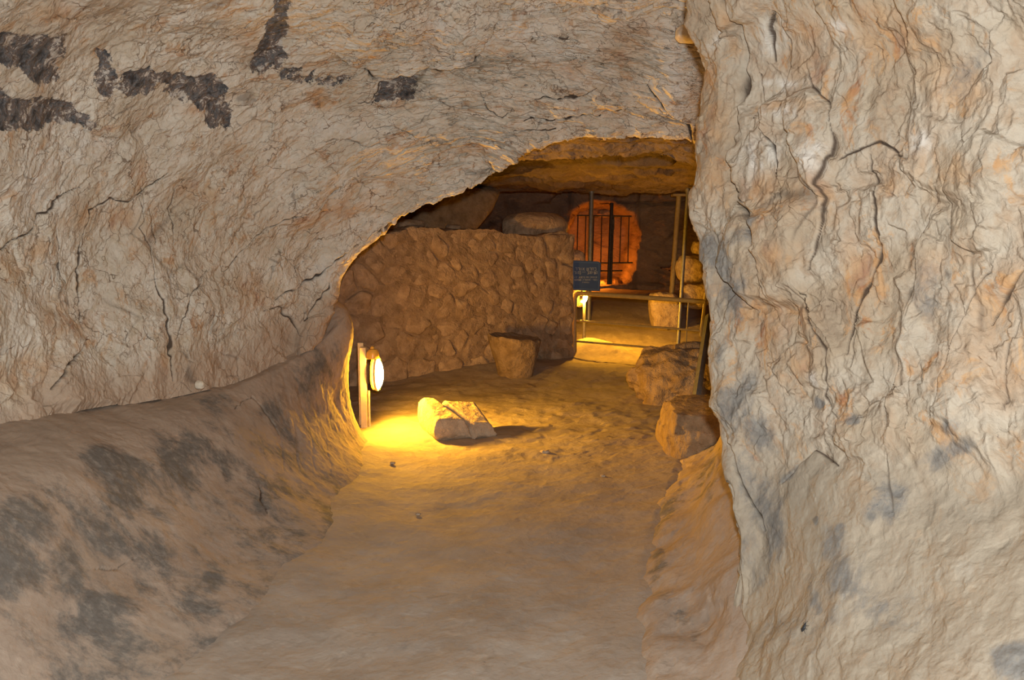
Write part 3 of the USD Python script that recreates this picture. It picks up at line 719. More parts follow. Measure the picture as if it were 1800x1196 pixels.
tt = np.linspace(0, 1, 520)
ys = 1.3 * (17.5 / 1.3) ** tt
g = np.zeros((520, 300, 3))
for i, y in enumerate(ys):
    lo, hi = np.interp(y, [1.3, 6.2, 8.0, 17.5], [-1.5, -1.45, -3.2, -3.2]), np.interp(y, [1.3, 6.2, 8.0, 17.5], [0.95, 1.5, 3.2, 5.0])
    x = np.linspace(lo, hi, 300)
    g[i] = np.stack([x, np.full(300, y), floor_z(x, y)], 1)
ground = Sheet(g, (0.0, 4.0, 3.0), 53)
G_ = ground
G_.flow = G_.p * np.array([1, 1, 0])
G_.undulate(0.7, 0.022, 3, 1)
G_.undulate(0.13, 0.004, 3, 2)
G_.undulate(0.028, 0.0014, 3, 3)
lump = np.clip(perlin(G_.p / 0.09, 8) - 0.28, 0, 1)
G_.h += 0.018 * lump * smooth01(G_.p[:, 1], 5.6, 6.6)
far = smooth01(G_.p[:, 1], 6.0, 7.0)
G_.chips(0.14, 0.0025, 1.0, seed=4, gate=0.15 + far * 0.85)
for x, y, rx, ry, a in ((200, 1150, 160, 60, 0.45), (700, 1120, 120, 30, 0.18), (900, 1000, 120, 20, 0.15)):
    G_.blob('a', 1, x, y, rx, ry, 0, a)
G_.build()
fl = thing('floor', 'trodden sandy earth floor running through the passage into the chamber', None, kind='structure')
G_.emit('earth_surface', 'sand_floor', fl)


def ground_at(px, py):
    """Where the line of sight through a pixel meets the floor."""
    d = np.linspace(2.5, 18, 4000)
    p = at(np.full(4000, px), np.full(4000, py), d)
    k = np.argmax(p[:, 2] < floor_z(p[:, 0], p[:, 1]))
    return p[k], d[k]


# ================================================================== CHAMBER: roof, back wall with niche, sides
def across(y, zs, xs=(-3.2, -1.6, -0.6, 0.2, 0.75, 1.5, 2.6, 5.0)):
    return [[x, y, z] for x, z in zip(xs, zs)]


roof = [
    across(6.42, [2.8, 2.7, 2.65, 2.6, 2.6, 2.55, 2.55, 2.7]),
    across(6.50, [2.7, 2.5, 2.35, 2.26, 2.26, 2.26, 2.22, 2.3]),
    across(6.95, [2.5, 2.35, 2.25, 2.20, 2.21, 2.20, 2.1, 2.2]),
    across(7.32, [2.5, 2.3, 2.24, 2.13, 2.19, 2.04, 1.95, 2.1]),
    across(7.42, [2.6, 2.4, 2.36, 2.28, 2.32, 2.2, 2.1, 2.2]),
    across(8.3, [2.6, 2.5, 2.45, 2.42, 2.42, 2.35, 2.35, 2.4]),
    across(9.6, [2.3, 2.25, 2.3, 2.3, 2.30, 2.28, 2.3, 2.4]),
    across(11.2, [2.1, 2.05, 2.12, 2.16, 2.16, 2.15, 2.15, 2.2]),
    across(12.7, [1.9, 1.95, 2.02, 2.06, 2.05, 2.04, 2.02, 2.1]),
    across(12.95, [1.9, 1.97, 2.04, 2.07, 2.06, 2.03, 2.02, 2.1]),
    across(13.1, [2.2, 2.2, 2.25, 2.3, 2.3, 2.3, 2.3, 2.3]),
    across(17.2, [2.4, 2.4, 2.45, 2.5, 2.5, 2.5, 2.5, 2.5]),
]
crf = Sheet(loft(np.array(roof), 330, 230, [0, .4, .9, 1.5, 1.7, 2.4, 3.4, 4.5, 5.5, 5.8, 6.1, 7.2]), (0.5, 9.0, 0.5), 61)
crf.undulate(0.5, 0.05, 3, 1)
crf.chips(0.34, 0.022, 1.0, (1.6, 0.7), crack=0.006, seed=1, soil_shade=0.4)
crf.flakes(0.5, 0.022, 2.5, (1.2, 0.5), seed=2, soil_shade=0.3)
crf.undulate(0.06, 0.005, 3, 5)
crf.build()
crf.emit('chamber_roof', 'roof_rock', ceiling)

bx = np.linspace(-3.4, 5.2, 330)
bz = np.linspace(-0.3, 2.7, 150)
XX, ZZ = np.meshgrid(bx, bz)
YY = 15.0 + 0.25 * np.sin(XX * 1.3) - 0.9 * smooth01(-XX, -0.1, 1.8) + 0.45 * (ZZ < 0.9) * smooth01(XX, 2.2, 2.9) * -1.0
npx, npy = seen(np.stack([XX, np.full_like(XX, 15.0), ZZ], -1).reshape(-1, 3))
wig = 2 * perlin(np.stack([XX, XX * 0, ZZ], -1).reshape(-1, 3) * 6.0, 5)
nich = Polygon([(992, 496), (1003, 402), (1012, 376), (1022, 362), (1044, 354), (1068, 356), (1092, 362), (1116, 378), (1124, 410), (1118, 450), (1110, 494), (1100, 500), (992, 500)])
dn = shapely.distance(shapely.points(npx + wig, npy + wig), nich.boundary) * np.where(shapely.contains_xy(nich, npx + wig, npy + wig), 1, -1)
YY = YY + 1.15 * smooth01(dn.reshape(XX.shape), -3.0, 9.0)
bw = Sheet(np.stack([XX, YY, ZZ], -1), (0.5, 9.0, 1.2), 67)
bw.undulate(0.4, 0.05, 3, 1)
bw.chips(0.3, 0.03, 1.0, (1.3, 1.0), crack=0.01, seed=1, soil_shade=0.4, gate=1 - 0.85 * smooth01(dn, -40.0, -5.0))
bw.undulate(0.07, 0.008, 3, 5)
bw.build()
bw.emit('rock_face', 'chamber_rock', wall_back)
for sx, seed, par in ((-3.0, 71, wall_left), (4.6, 72, wall_right)):
    yy, zz = np.meshgrid(np.linspace(6.6, 15.6, 120), np.linspace(-0.2, 2.9, 50), indexing='ij')
    sd = Sheet(np.stack([sx + 0.3 * np.sin(yy * 0.9), yy, zz], -1), (0.8, 10.0, 1.2), seed)
    sd.undulate(0.6, 0.1, 3, 1)
    sd.chips(0.3, 0.03, 1.0, crack=0.01, seed=1, soil_shade=0.4)
    sd.build()
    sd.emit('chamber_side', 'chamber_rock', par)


# ================================================================== solid helpers
def boulder(size, seed, detail=4, chip=0.10, rough=0.05, box=2.6, flat_top=None):
    """An irregular block: a superellipsoid broken into facets."""
    m = trimesh.creation.icosphere(detail)
    v = np.array(m.vertices)
    v = v / (np.abs(v) ** box).sum(1, keepdims=True) ** (1 / box)
    r = np.random.RandomState(seed)
    s = r.normal(size=(34, 3))
    s /= np.linalg.norm(s, axis=1, keepdims=True)
    u = v / np.linalg.norm(v, axis=1, keepdims=True)
    d, i = cKDTree(s).query(u, k=1)
    v = v * (1 + chip * r.normal(0, 0.5, 34)[i] * np.clip(1 - d, 0.2, 1) + 0)[:, None]
    v = v * (1 + rough * 1.6 * fbm(v * 1.7 + seed, 4, seed))[:, None]
    if flat_top is not None:
        v[:, 2] = np.where(v[:, 2] > flat_top, flat_top + 0.12 * (v[:, 2] - flat_top), v[:, 2])
    v = v * np.asarray(size) / 2
    return trimesh.Trimesh(trimesh.smoothing.filter_laplacian(trimesh.Trimesh(v, m.faces, process=False), iterations=1).vertices, m.faces, process=False)


def tube(points, r, sides=14, caps=True):
    """A round bar swept along a polyline."""
    p = np.asarray(points, float)
    t = np.gradient(p, axis=0)
    t /= np.linalg.norm(t, axis=1, keepdims=True)
    up = np.array([0, 0, 1.0]) if abs(t[:, 2]).max() < 0.95 else np.array([0, 1.0, 0])
    a = np.cross(t, up)
    bad = np.linalg.norm(a, axis=1) < 1e-4
    a[bad] = [1, 0, 0]
    a /= np.linalg.norm(a, axis=1, keepdims=True)
    b = np.cross(t, a)
    ang = np.arange(sides) * 2 * np.pi / sides
    rr = np.broadcast_to(r, (len(p),))
    v = (p[:, None] + rr[:, None, None] * (np.cos(ang)[None, :, None] * a[:, None] + np.sin(ang)[None, :, None] * b[:, None])).reshape(-1, 3)
    f = []
    for i in range(len(p) - 1):
        for j in range(sides):
            q = [i * sides + j, i * sides + (j + 1) % sides, (i + 1) * sides + (j + 1) % sides, (i + 1) * sides + j]
            f += [[q[0], q[1], q[2]], [q[0], q[2], q[3]]]
    if caps:
        n = len(v)
        v = np.vstack([v, p[0], p[-1]])
        for j in range(sides):
            f += [[n, (j + 1) % sides, j], [n + 1, (len(p) - 1) * sides + j, (len(p) - 1) * sides + (j + 1) % sides]]
    m = trimesh.Trimesh(v, f, process=False)
    m.fix_normals()
    return m


def bevel_box(w, d, h, r=0.006):
    m = [trimesh.creation.box((w - 2 * r, d - 2 * r, h)), trimesh.creation.box((w, d - 2 * r, h - 2 * r)), trimesh.creation.box((w - 2 * r, d, h - 2 * r))]
    return trimesh.util.concatenate(m).convex_hull


def move(m, loc=(0, 0, 0), rx=0, ry=0, rz=0):
    m = m.copy()
    for a, ax in ((rx, [1, 0, 0]), (ry, [0, 1, 0]), (rz, [0, 0, 1])):
        if a:
            m.apply_transform(trimesh.transformations.rotation_matrix(math.radians(a), ax))
    m.apply_translation(loc)
    return m


# ================================================================== RUBBLE WALL: each stone a part
W0, W1 = at(600, 500, 9.1)[:2], at(1006, 500, 10.55)[:2]
wdir = (W1 - W0) / np.linalg.norm(W1 - W0)
wn = np.array([wdir[1], -wdir[0]])
if wn @ (np.zeros(2) - W0) < 0:
    wn = -wn


def wall_sz(px, py):
    """Position along and up the rubble wall's face of what a pixel shows."""
    ray = at(px, py, 1.0) - EYE
    t = ((W0 - EYE[:2]) @ wn) / (ray[:2] @ wn)
    p = EYE + t * ray
    return (p[:2] - W0) @ wdir, p[2]


seeds = [(630, 531), (640, 488), (693, 480), (700, 522), (660, 462), (730, 428), (690, 428), (668, 446), (745, 488), (780, 478), (780, 543), (755, 530), (730, 568), (715, 605), (752, 605), (652, 585), (672, 618), (785, 612), (697, 447), (715, 450), (760, 515), (740, 520), (620, 580), (610, 500), (630, 620), (690, 560), (675, 540),
         (796, 419), (831, 430), (857, 432), (882, 427), (873, 413), (895, 443), (860, 454), (908, 446), (946, 438), (973, 427), (994, 448), (800, 455), (817, 450), (828, 475), (860, 488), (908, 484), (908, 502), (946, 486), (967, 476), (991, 482), (817, 504), (868, 520), (906, 520), (938, 508), (965, 510), (989, 512), (790, 575), (815, 542), (833, 526), (857, 553), (892, 537), (908, 542), (924, 549), (957, 539), (980, 545), (946, 568), (895, 569), (836, 568), (850, 590), (828, 612), (803, 600), (991, 580), (969, 582), (866, 612), (930, 595), (910, 600), (890, 420), (840, 412), (815, 416), (920, 425), (935, 465), (880, 470), (845, 465), (770, 440), (755, 455), (925, 530), (885, 505), (845, 540), (980, 600), (950, 610),
         (690, 650), (740, 648), (790, 645), (835, 640), (880, 640), (640, 660), (930, 635), (980, 630), (590, 640), (580, 560), (570, 490), (560, 620), (545, 540), (550, 450), (600, 440), (630, 430)]
SZ = np.array([wall_sz(*s) for s in seeds])
top = np.array([wall_sz(*s) for s in [(560, 415), (640, 418), (690, 407), (722, 397), (760, 402), (800, 404), (850, 403), (875, 406), (900, 412), (945, 414), (980, 408), (1007, 412)]])
outline = Polygon(np.vstack([[SZ[:, 0].min() - 0.25, -0.15], [top[0, 0] - 0.2, top[0, 1]], top, [top[-1, 0], -0.15]]))
rub = thing('rubble_wall', 'low brown wall of rough field stones set in earth, standing behind the lit lamp post', 'wall')


def wall_world(s, z, out):
    s, z, out = np.broadcast_arrays(np.asarray(s, float), np.asarray(z, float), np.asarray(out, float))
    xy = W0 + s[..., None] * wdir + out[..., None] * wn
    return np.concatenate([xy, z[..., None]], -1)


rr = np.random.RandomState(3)
for cell in shapely.voronoi_polygons(MultiPoint(SZ), extend_to=outline).geoms:
    c = cell.intersection(outline)
    if c.is_empty or c.area < 0.003 or c.geom_type != 'Polygon':
        continue
    size = math.sqrt(c.area)
    gap = 0.004 + 0.004 * rr.rand()
    p = c.buffer(-gap - 0.10 * size).buffer(0.10 * size, join_style=1)
    if p.is_empty or p.geom_type != 'Polygon':
        continue
    n = 30 if size > 0.2 else 20
    ring = np.array([p.exterior.interpolate(k / n, normalized=True).coords[0] for k in range(n)])
    ring += 0.09 * size * np.stack([perlin(np.c_[ring * 9, 0 * ring[:, 0]], 3), perlin(np.c_[ring * 9, 0 * ring[:, 0]], 4)], 1)
    cen = np.array(p.centroid.coords[0])
    bulge, tilt = 0.020 + 0.12 * size * rr.uniform(0.2, 1.2), rr.normal(0, 0.10, 2)
    lev = [(1.0, -0.10), (1.0, 0.0), (0.94, 0.45), (0.78, 0.80), (0.52, 0.96), (0.26, 1.0)]
    vv, ff = [], []
    for k, o in lev:
        q = cen + (ring - cen) * k
        out = o * bulge if o >= 0 else o
        out = out + (q - cen) @ tilt * (o > 0.3) + (0.09 * size * perlin(np.c_[q * (2.4 / size), np.full(n, o)], int(rr.randint(50))) if o > 0.3 else 0)
        vv.append(wall_world(q[:, 0], q[:, 1], np.broadcast_to(out, (n,))))
    vv.append(wall_world(cen[None, 0], cen[None, 1], np.array([bulge])))
    vv = np.vstack(vv)
    for a in range(len(lev) - 1):
        for b in range(n):
            q = [a * n + b, a * n + (b + 1) % n, (a + 1) * n + (b + 1) % n, (a + 1) * n + b]
            ff += [[q[0], q[1], q[2]], [q[0], q[2], q[3]]]
    ff += [[(len(lev) - 1) * n + b, (len(lev) - 1) * n + (b + 1) % n, len(lev) * n] for b in range(n)]
    m = trimesh.Trimesh(vv, ff, process=False)
    if (m.face_normals[-1] @ np.r_[wn, 0]) < 0:
        m.invert()
    obj('stone', m, 'wall_stone', rub, smooth=50)
# earth fill between and behind the stones, with the wall's end and top
ol = outline.buffer(-0.005)
core = trimesh.creation.extrude_polygon(ol, 0.75, engine='earcut')
v = np.array(core.vertices)
core.vertices = wall_world(v[:, 0], v[:, 1], 0.028 - v[:, 2])
core = core.subdivide_to_size(0.09, max_iter=8)
core.vertices = core.vertices + 0.026 * np.stack([fbm(core.vertices * 6, 3, 5), fbm(core.vertices * 6, 3, 6), fbm(core.vertices * 6, 3, 7)], 1)
core.fix_normals()
obj('earth_fill', core, 'mortar', rub, smooth=40)

# stones lying on the wall's top
for s_px, back, sz, seed, lab, rz in (
        (968, 0.32, (0.74, 0.45, 0.40), 4, 'rounded pale capping boulder', 30),
        (742, 0.30, (0.32, 0.22, 0.10), 9, 'flat capping slab', 35),
        (700, 0.22, (0.16, 0.16, 0.10), 12, None, 0),
        (822, 0.32, (0.16, 0.14, 0.07), 13, None, 20)):
    ss = wall_sz(s_px, 405)[0]
    zz_ = np.interp(ss, top[:, 0], top[:, 1]) + sz[2] * 0.5 - (0.17 if sz[0] > 0.5 else 0.02)
    b = boulder(sz, seed, 3, 0.12, 0.06, 3.2)
    b = move(b, wall_world(ss, zz_, -back), rz=rz)
    tag(obj('cap_stone', b, 'wall_stone', rub, smooth=35), lab)
slab = boulder((1.05, 0.35, 0.62), 21, 4, 0.06, 0.04, 4.5)
slab.vertices[:, 0] += 0.75 * slab.vertices[:, 2]
t = thing('rock_slab', 'grey leaning rock slab above the rubble wall, under the arch', 'rock', loc=at(790, 374, 11.4), rz=28)
obj('slab_body', slab, 'boulder_rock', t, smooth=35)

# ================================================================== LAMP on its post, left
LP, ld = ground_at(641, 752)
zt = lambda py, d=ld: at(640, py, d)[2]
lamp = thing('bollard_lamp', 'lit oval yellow bulkhead lamp on a cream wooden post by the arch foot', 'lamp', loc=LP)
Hp = zt(608) - LP[2]
post = move(bevel_box(0.052, 0.05, Hp, 0.004), (0, 0, Hp / 2 - 0.0))
obj('post', post, 'cream_paint', lamp)
obj('back_board', move(bevel_box(0.045, 0.018, Hp + 0.03, 0.003), (-0.026, 0.045, (Hp + 0.03) / 2)), 'cream_paint', lamp)
obj('conduit', tube([(0.04, -0.004, 0.0), (0.04, -0.004, 0.30)], 0.009), 'cream_paint', lamp)
nd = np.array([0.965, -0.26])
ang = math.degrees(math.atan2(nd[1], nd[0])) + 90
zc = zt(655) - LP[2]


def oval(w, h, depth, y0, k=1.0, rings=10, n=36):
    """An oval dome standing in the xz plane, bulging towards -y."""
    th = np.arange(n) * 2 * np.pi / n
    v, f = [], []
    for i in range(rings + 1):
        a = i / rings * np.pi / 2
        v.append(np.stack([w / 2 * np.cos(a) ** k * np.cos(th), np.full(n, y0 - depth * np.sin(a)), h / 2 * np.cos(a) ** k * np.sin(th)], 1))
    v = np.vstack(v)
    for i in range(rings):
        for j in range(n):
            q = [i * n + j, i * n + (j + 1) % n, (i + 1) * n + (j + 1) % n, (i + 1) * n + j]
            f += [[q[0], q[1], q[2]], [q[0], q[2], q[3]]]
    m = trimesh.Trimesh(v, f, process=True)
    m.fix_normals()
    return m


th = np.arange(48) * 2 * np.pi / 48
ov = lambda w, h: Polygon(np.stack([w / 2 * np.cos(th), h / 2 * np.sin(th)], 1))
body = trimesh.creation.extrude_polygon(ov(0.132, 0.268), 0.05, engine='earcut')
body = move(body, rx=90)
off = (0.075, -0.01, zc)
hs = obj('lamp_housing', move(move(body, (0, 0.0, 0)), off, rz=ang) if False else move(move(body, (0, 0.02, 0), rz=ang), off), 'yellow_paint', lamp, smooth=40)
obj('lens', move(move(oval(0.116, 0.25, 0.055, -0.03, 0.8), (0, 0, 0), rz=ang), off), 'lamp_glow', hs, smooth=60)
rim = move(move(trimesh.creation.extrude_polygon(ov(0.132, 0.268).difference(ov(0.118, 0.252)), 0.018, engine='earcut'), rx=90), (0, -0.028, 0))  # ring added around the lens to block its grazing light
obj('rim', move(move(rim, rz=ang), off), 'cream_paint', hs, smooth=40)
cap = trimesh.creation.revolve([(0.0, 0.075), (0.03, 0.07), (0.05, 0.045), (0.052, 0.0), (0.0, 0.0)], sections=20)
cp_ = obj('cap', move(cap, (0.078, -0.015, zc + 0.125)), 'amber_glass', lamp, smooth=40)
obj('cap_knob', move(trimesh.creation.icosphere(2, 0.016), (0.076, -0.015, zc + 0.205)), 'amber_glass', cp_, smooth=True)
obj('bracket', move(bevel_box(0.05, 0.02, 0.05, 0.004), (0.045, 0.0, zc + 0.14)), 'cream_paint', lamp)

# ================================================================== SPLIT STONE BLOCK by the lamp
SB, sd_ = ground_at(800, 772)
nx, ny = 46, 36
xs_, ys_ = np.linspace(-0.5, 0.5, nx), np.linspace(-0.5, 0.5, ny)
X, Y = np.meshgrid(xs_, ys_)
ht = 0.16 + 0.12 * (Y + 0.5) - 0.035 * (X + 0.5)
cut = X + 0.04 + 0.30 * Y
ht = ht - 0.085 * np.clip(1 - np.abs(cut) / 0.085, 0, 1) - 0.022 * (cut > 0)
rim = np.minimum(0.5 - np.abs(X), 0.5 - np.abs(Y))
ht = ht - 0.05 * (1 - np.clip(rim / 0.09, 0, 1)) ** 2
ht = ht + 0.006 * fbm(np.stack([X * 5, Y * 5, X * 0], -1).reshape(-1, 3), 4, 3).reshape(X.shape)
wx_, wy_ = 0.46, 0.40
sk = -0.16
topv = np.stack([X * wx_ + sk * Y * wy_ * 1.0, Y * wy_, ht], -1)
def low_ring(k, z):
    q = topv.copy()
    q[..., 0] = (X * wx_ * k) + sk * Y * wy_
    q[..., 1] = Y * wy_ * k
    q[..., 2] = z + 0.02 * np.abs(X * 2) ** 3
    return q
idx = [(0, j) for j in range(nx)] + [(i, nx - 1) for i in range(1, ny)] + [(ny - 1, j) for j in range(nx - 2, -1, -1)] + [(i, 0) for i in range(ny - 2, 0, -1)]
vv = [topv.reshape(-1, 3)]
ff = grid_faces(ny, nx).tolist()
loop = [i * nx + j for i, j in idx]
prev, base_n = loop, nx * ny
for k, zf in ((1.03, 0.72), (1.03, 0.45), (0.98, 0.2), (0.88, 0.05), (0.80, -0.02)):
    q = np.array([topv[i, j] for i, j in idx])
    q = np.stack([q[:, 0] * k, q[:, 1] * k, q[:, 2] * zf if zf > 0 else np.full(len(q), -0.02)], 1)
    q[:, :2] += 0.010 * np.stack([fbm(q * 9, 3, 4), fbm(q * 9, 3, 5)], 1)
    cur = [base_n + a for a in range(len(q))]
    for a in range(len(q)):
        b = (a + 1) % len(q)
        ff += [[prev[a], cur[a], cur[b]], [prev[a], cur[b], prev[b]]]
    vv.append(q)
    prev, base_n = cur, base_n + len(q)
vv.append(np.array([[0, 0, -0.02]]))
ff += [[prev[a], base_n, prev[(a + 1) % len(prev)]] for a in range(len(prev))]
sb = trimesh.Trimesh(np.vstack(vv), ff, process=False)
sb.fix_normals()
t = thing('grooved_stone', 'squat stone block with a groove split across its top, lit yellow beside the lamp post', 'stone', loc=(SB[0], SB[1] + 0.17, SB[2] - 0.005), rz=14)
obj('stone_body', sb, 'loose_stone', t, smooth=40)

# ================================================================== TAPERED DRUM
DP, dd = ground_at(905, 668)
prof = [(0.0, -0.03), (0.17, -0.03), (0.19, 0.05), (0.225, 0.20), (0.262, 0.36), (0.268, 0.385), (0.255, 0.40), (0.20, 0.372), (0.0, 0.36)]
drum = trimesh.creation.revolve(prof, sections=40).subdivide().subdivide()
dv = np.array(drum.vertices)
dv[:, :2] *= (1 + 0.10 * fbm(dv * 4.0, 4, 9))[:, None]
dv[:, 2] += 0.02 * fbm(dv * 5.0, 3, 10) - 0.10 * dv[:, 0]
drum.vertices = dv
t = thing('drum_stone', 'tapered round stone drum, wider at the top, standing before the rubble wall', 'stone', loc=(DP[0], DP[1] + 0.22, float(floor_z(DP[0], DP[1] + 0.22))), rz=0)
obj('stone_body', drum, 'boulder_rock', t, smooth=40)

# ================================================================== BOULDERS beside the pillar
p, d = ground_at(1165, 722)
b = boulder((0.88, 0.7, 0.64), 33, 5, 0.16, 0.09, 2.7)
t = thing('boulder', 'large rough squarish boulder at the pillar, under the foot of the grey strut', 'boulder', loc=at(1200, 672, d + 0.48))
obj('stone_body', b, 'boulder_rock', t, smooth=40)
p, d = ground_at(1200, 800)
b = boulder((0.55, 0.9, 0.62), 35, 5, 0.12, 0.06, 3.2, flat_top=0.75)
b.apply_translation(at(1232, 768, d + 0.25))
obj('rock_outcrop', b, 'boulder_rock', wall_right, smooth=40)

# ================================================================== RAILING, strut
rl0, rld = ground_at(1010, 620)
RD0, RD1 = rld, rld - 0.7
rail = thing('railing', 'low yellow tube railing with three bars across the chamber, below the blue sign', 'railing', loc=(0, 0, 0))
dR = lambda px: RD0 + (RD1 - RD0) * (px - 1010) / 230.0
P = lambda px, py: at(px, py, dR(px))
foot = P(1010, 620); foot[2] -= 0.05
obj('top_rail', tube([foot, P(1010, 580), P(1010.3, 540), P(1010.8, 527), P(1012.5, 520), P(1016, 516.5), P(1021, 516), P(1100, 521), P(1180, 526.5), P(1241, 531)], 0.0255), 'yellow_paint', rail, smooth=50)
obj('middle_rail', tube([P(1013, 564), P(1120, 573), P(1236, 582)], 0.0125), 'yellow_paint', rail, smooth=50)
obj('lower_rail', tube([P(1012, 600), P(1130, 610), P(1236, 619.5), P(1275, 623)], 0.0125), 'yellow_paint', rail, smooth=50)
obj('end_post', tube([P(1241, 515), P(1237, 552), P(1232, 592)], 0.02), 'yellow_paint', rail, smooth=50)
obj('thin_bar', tube([P(1210.5, 529), P(1207, 580), P(1204, 640)], 0.008), 'yellow_paint', rail, smooth=50)
t = thing('steel_strut', 'flat grey steel strut leaning from the railing end down to the large boulder', 'strut')
a, b = at(1246, 556, 8.0), at(1222, 712, 7.40)
obj('bar', tube([a, b], 0.034, 4), 'grey_steel', t)

# ================================================================== BLUE SIGN on the railing
sgn = thing('information_sign', 'blue square notice with pale Hebrew lettering fixed above the railing end', 'sign', loc=at(1030, 485, RD0 - 0.14))
ppm = FPX / (RD0 - 0.14)
sw, sh = 51 / ppm, 54 / ppm
pl = Polygon([(-sw / 2, sh / 2 - 0.005), (-sw / 2 + 0.02, sh / 2), (sw / 2 - 0.03, sh / 2 - 0.012), (sw / 2, sh / 2 - 0.03), (sw / 2 - 0.004, -sh / 2 - 0.0), (-sw / 2 - 0.01, -sh / 2 + 0.012), (-sw / 2 + 0.012, -sh / 2 + 0.06)])
board = move(trimesh.creation.extrude_polygon(pl, 0.012, engine='earcut'), rx=90)
brd = obj('board', move(board, (0, 0.006, 0)), 'sign_blue', sgn)
edge = pl.buffer(-0.014).difference(pl.buffer(-0.021))
obj('border', move(move(trimesh.creation.extrude_polygon(edge, 0.002, engine='earcut'), rx=90), (0, -0.0062, 0)), 'sign_edge', brd)
glyphs = [[[(0, 1), (.8, 1), (.8, 0)], [(.1, .6), (.1, 0)]], [[(0, 1), (.8, 1), (.8, 0)]], [[(.4, 1), (.4, 0)]], [[(0, 1), (.8, 1), (.8, 0), (0, 0)]], [[(0, 1), (.8, 1), (.8, 0)], [(.1, 1), (.1, 0)]], [[(0, 0), (.8, 0)], [(.7, 0), (.7, 1), (0, 1)]], [[(0, 1), (0, 0), (.8, 0), (.8, 1)], [(.4, 1), (.4, .2)]], [[(0, 1), (.8, 0)], [(.8, 1), (.4, .5)], [(.1, .5), (0, 0)]], [[(.3, 1), (.3, .5)]], [[(0, 1), (.8, 1), (.8, 0), (0, 0), (0, 1)]]]
rg = random.Random(4)
strokes = []
for words, hgt, zc_ in (((4, 4), 0.030, 0.062), ((6, 2, 4), 0.030, 0.020), ((9, 5, 3), 0.017, -0.026), ((5, 7, 6), 0.017, -0.056), ((7,), 0.013, -0.084)):
    n = sum(words) + 0.7 * (len(words) - 1)
    adv = hgt * 0.95
    adv = min(adv, 0.80 * sw / n)
    x = n * adv / 2
    for w_ in words:
        for _ in range(w_):
            x -= adv
            gl = glyphs[rg.randrange(len(glyphs))]
            for st in gl:
                strokes.append(LineString([(x + q * adv * 0.85, zc_ + z * hgt) for q, z in st]).buffer(hgt * 0.10, cap_style=2))
        x -= 0.7 * adv
let = shapely.union_all(strokes)
tm = trimesh.util.concatenate([trimesh.creation.extrude_polygon(q, 0.0016, engine='earcut') for q in getattr(let, 'geoms', [let])])
tag(obj('lettering', move(move(tm, rx=90), (0, -0.0062, 0)), 'sign_letter', brd), kind='stuff')
for dx_ in (-0.045, 0.03):
    obj('clip', move(trimesh.creation.icosphere(2, 0.010), (dx_, -0.004, -sh / 2 - 0.004)), 'yellow_paint', sgn, smooth=True)

# ================================================================== SMALL LAMP behind the railing
q, d2 = at(1026.5, 585, RD0 + 0.55), RD0 + 0.55
q[2] = float(floor_z(q[0], q[1])) - 0.02
tz = at(1025, 512, d2)[2] - q[2]
l2 = thing('bollard_lamp', 'small lit yellow lamp on a dark post behind the railing, right below the blue sign', 'lamp', loc=q)
obj('post', tube([(0, 0, 0), (0, 0, tz - 0.02)], 0.020, 12), 'grey_steel', l2, smooth=50)
lz = at(1023, 523, d2)[2] - q[2]
obj('lens', move(move(move(oval(0.075, 0.125, 0.05, 0.0, 0.9), rx=28), rz=120), (-0.012, -0.034, lz)), 'small_lamp_glow', l2, smooth=60)
obj('lamp_housing', move(move(trimesh.creation.cylinder(0.045, 0.03, sections=24), ry=90), (-0.04, -0.025, lz), rz=0), 'yellow_paint', l2, smooth=40)
obj('cap', move(trimesh.creation.revolve([(0, 0.03), (0.03, 0.02), (0.04, 0.0), (0.0, 0.0)], sections=16), (0, 0, tz - 0.03)), 'yellow_paint', l2, smooth=40)


# ================================================================== POLES from floor to roof
def pole(name, label, x0, y0, x1, y1, d, r, mat, plate=False):
    a, b = at(x0, y0, d), at(x1, y1, d)
    a[2] = min(a[2], float(floor_z(a[0], a[1])))
    t = thing(name, label, 'pole', loc=a)
    obj('shaft', tube([np.zeros(3), (b - a) * 0.5, b - a], r), mat, t, smooth=50)
    if plate:
        obj('top_plate', move(bevel_box(0.20, 0.16, 0.035, 0.004), b - a), mat, t)
    else:
        obj('collar', move(trimesh.creation.cylinder(r * 1.35, 0.05, sections=16), (b - a) * 0.985), mat, t, smooth=40)


pole('prop_pole', 'thin upright pole behind the blue sign, in front of the iron gate', 1034.5, 560, 1040, 333, 12.6, 0.030, 'grey_steel')
pole('prop_pole', 'yellow prop pole with a plate under the roof, left of the slim grey pole', 1178, 556, 1193.5, 343, 13.0, 0.036, 'yellow_paint', True)
pole('prop_pole', 'slim grey pole nearest the pillar edge, right of the yellow pole', 1192, 604, 1209.5, 331, 11.7, 0.024, 'grey_steel')

# ================================================================== PEDESTAL STONE and stacked stones, right
p, d = ground_at(1168, 582)
ped = boulder((0.40, 0.36, 0.50), 44, 4, 0.07, 0.05, 5.0)
ped.vertices[:, 0] += -0.10 * ped.vertices[:, 2] + 0.03
t = thing('pedestal_stone', 'upright square stone behind the railing, lit yellow from the left', 'stone', loc=(p[0], p[1] + 0.16, float(floor_z(p[0], p[1] + 0.16)) + 0.20))
obj('stone_body', ped, 'loose_stone', t, smooth=40)
for px, py, sz, seed, lab in ((1222, 521, (0.36, 0.34, 0.34), 51, 'bottom stone of the stack by the poles'), (1213, 472, (0.36, 0.34, 0.36), 52, 'middle stone of the stack by the poles'), (1229, 436, (0.20, 0.2, 0.18), 53, 'small stone on top of the stack by the poles')):
    b = boulder(sz, seed, 4, 0.10, 0.05, 3.2)
    t = thing('stacked_stone', lab, 'stone', loc=at(px, py, 12.6))
    obj('stone_body', b, 'loose_stone', t, smooth=40)
p = at(1013, 452, 12.2)
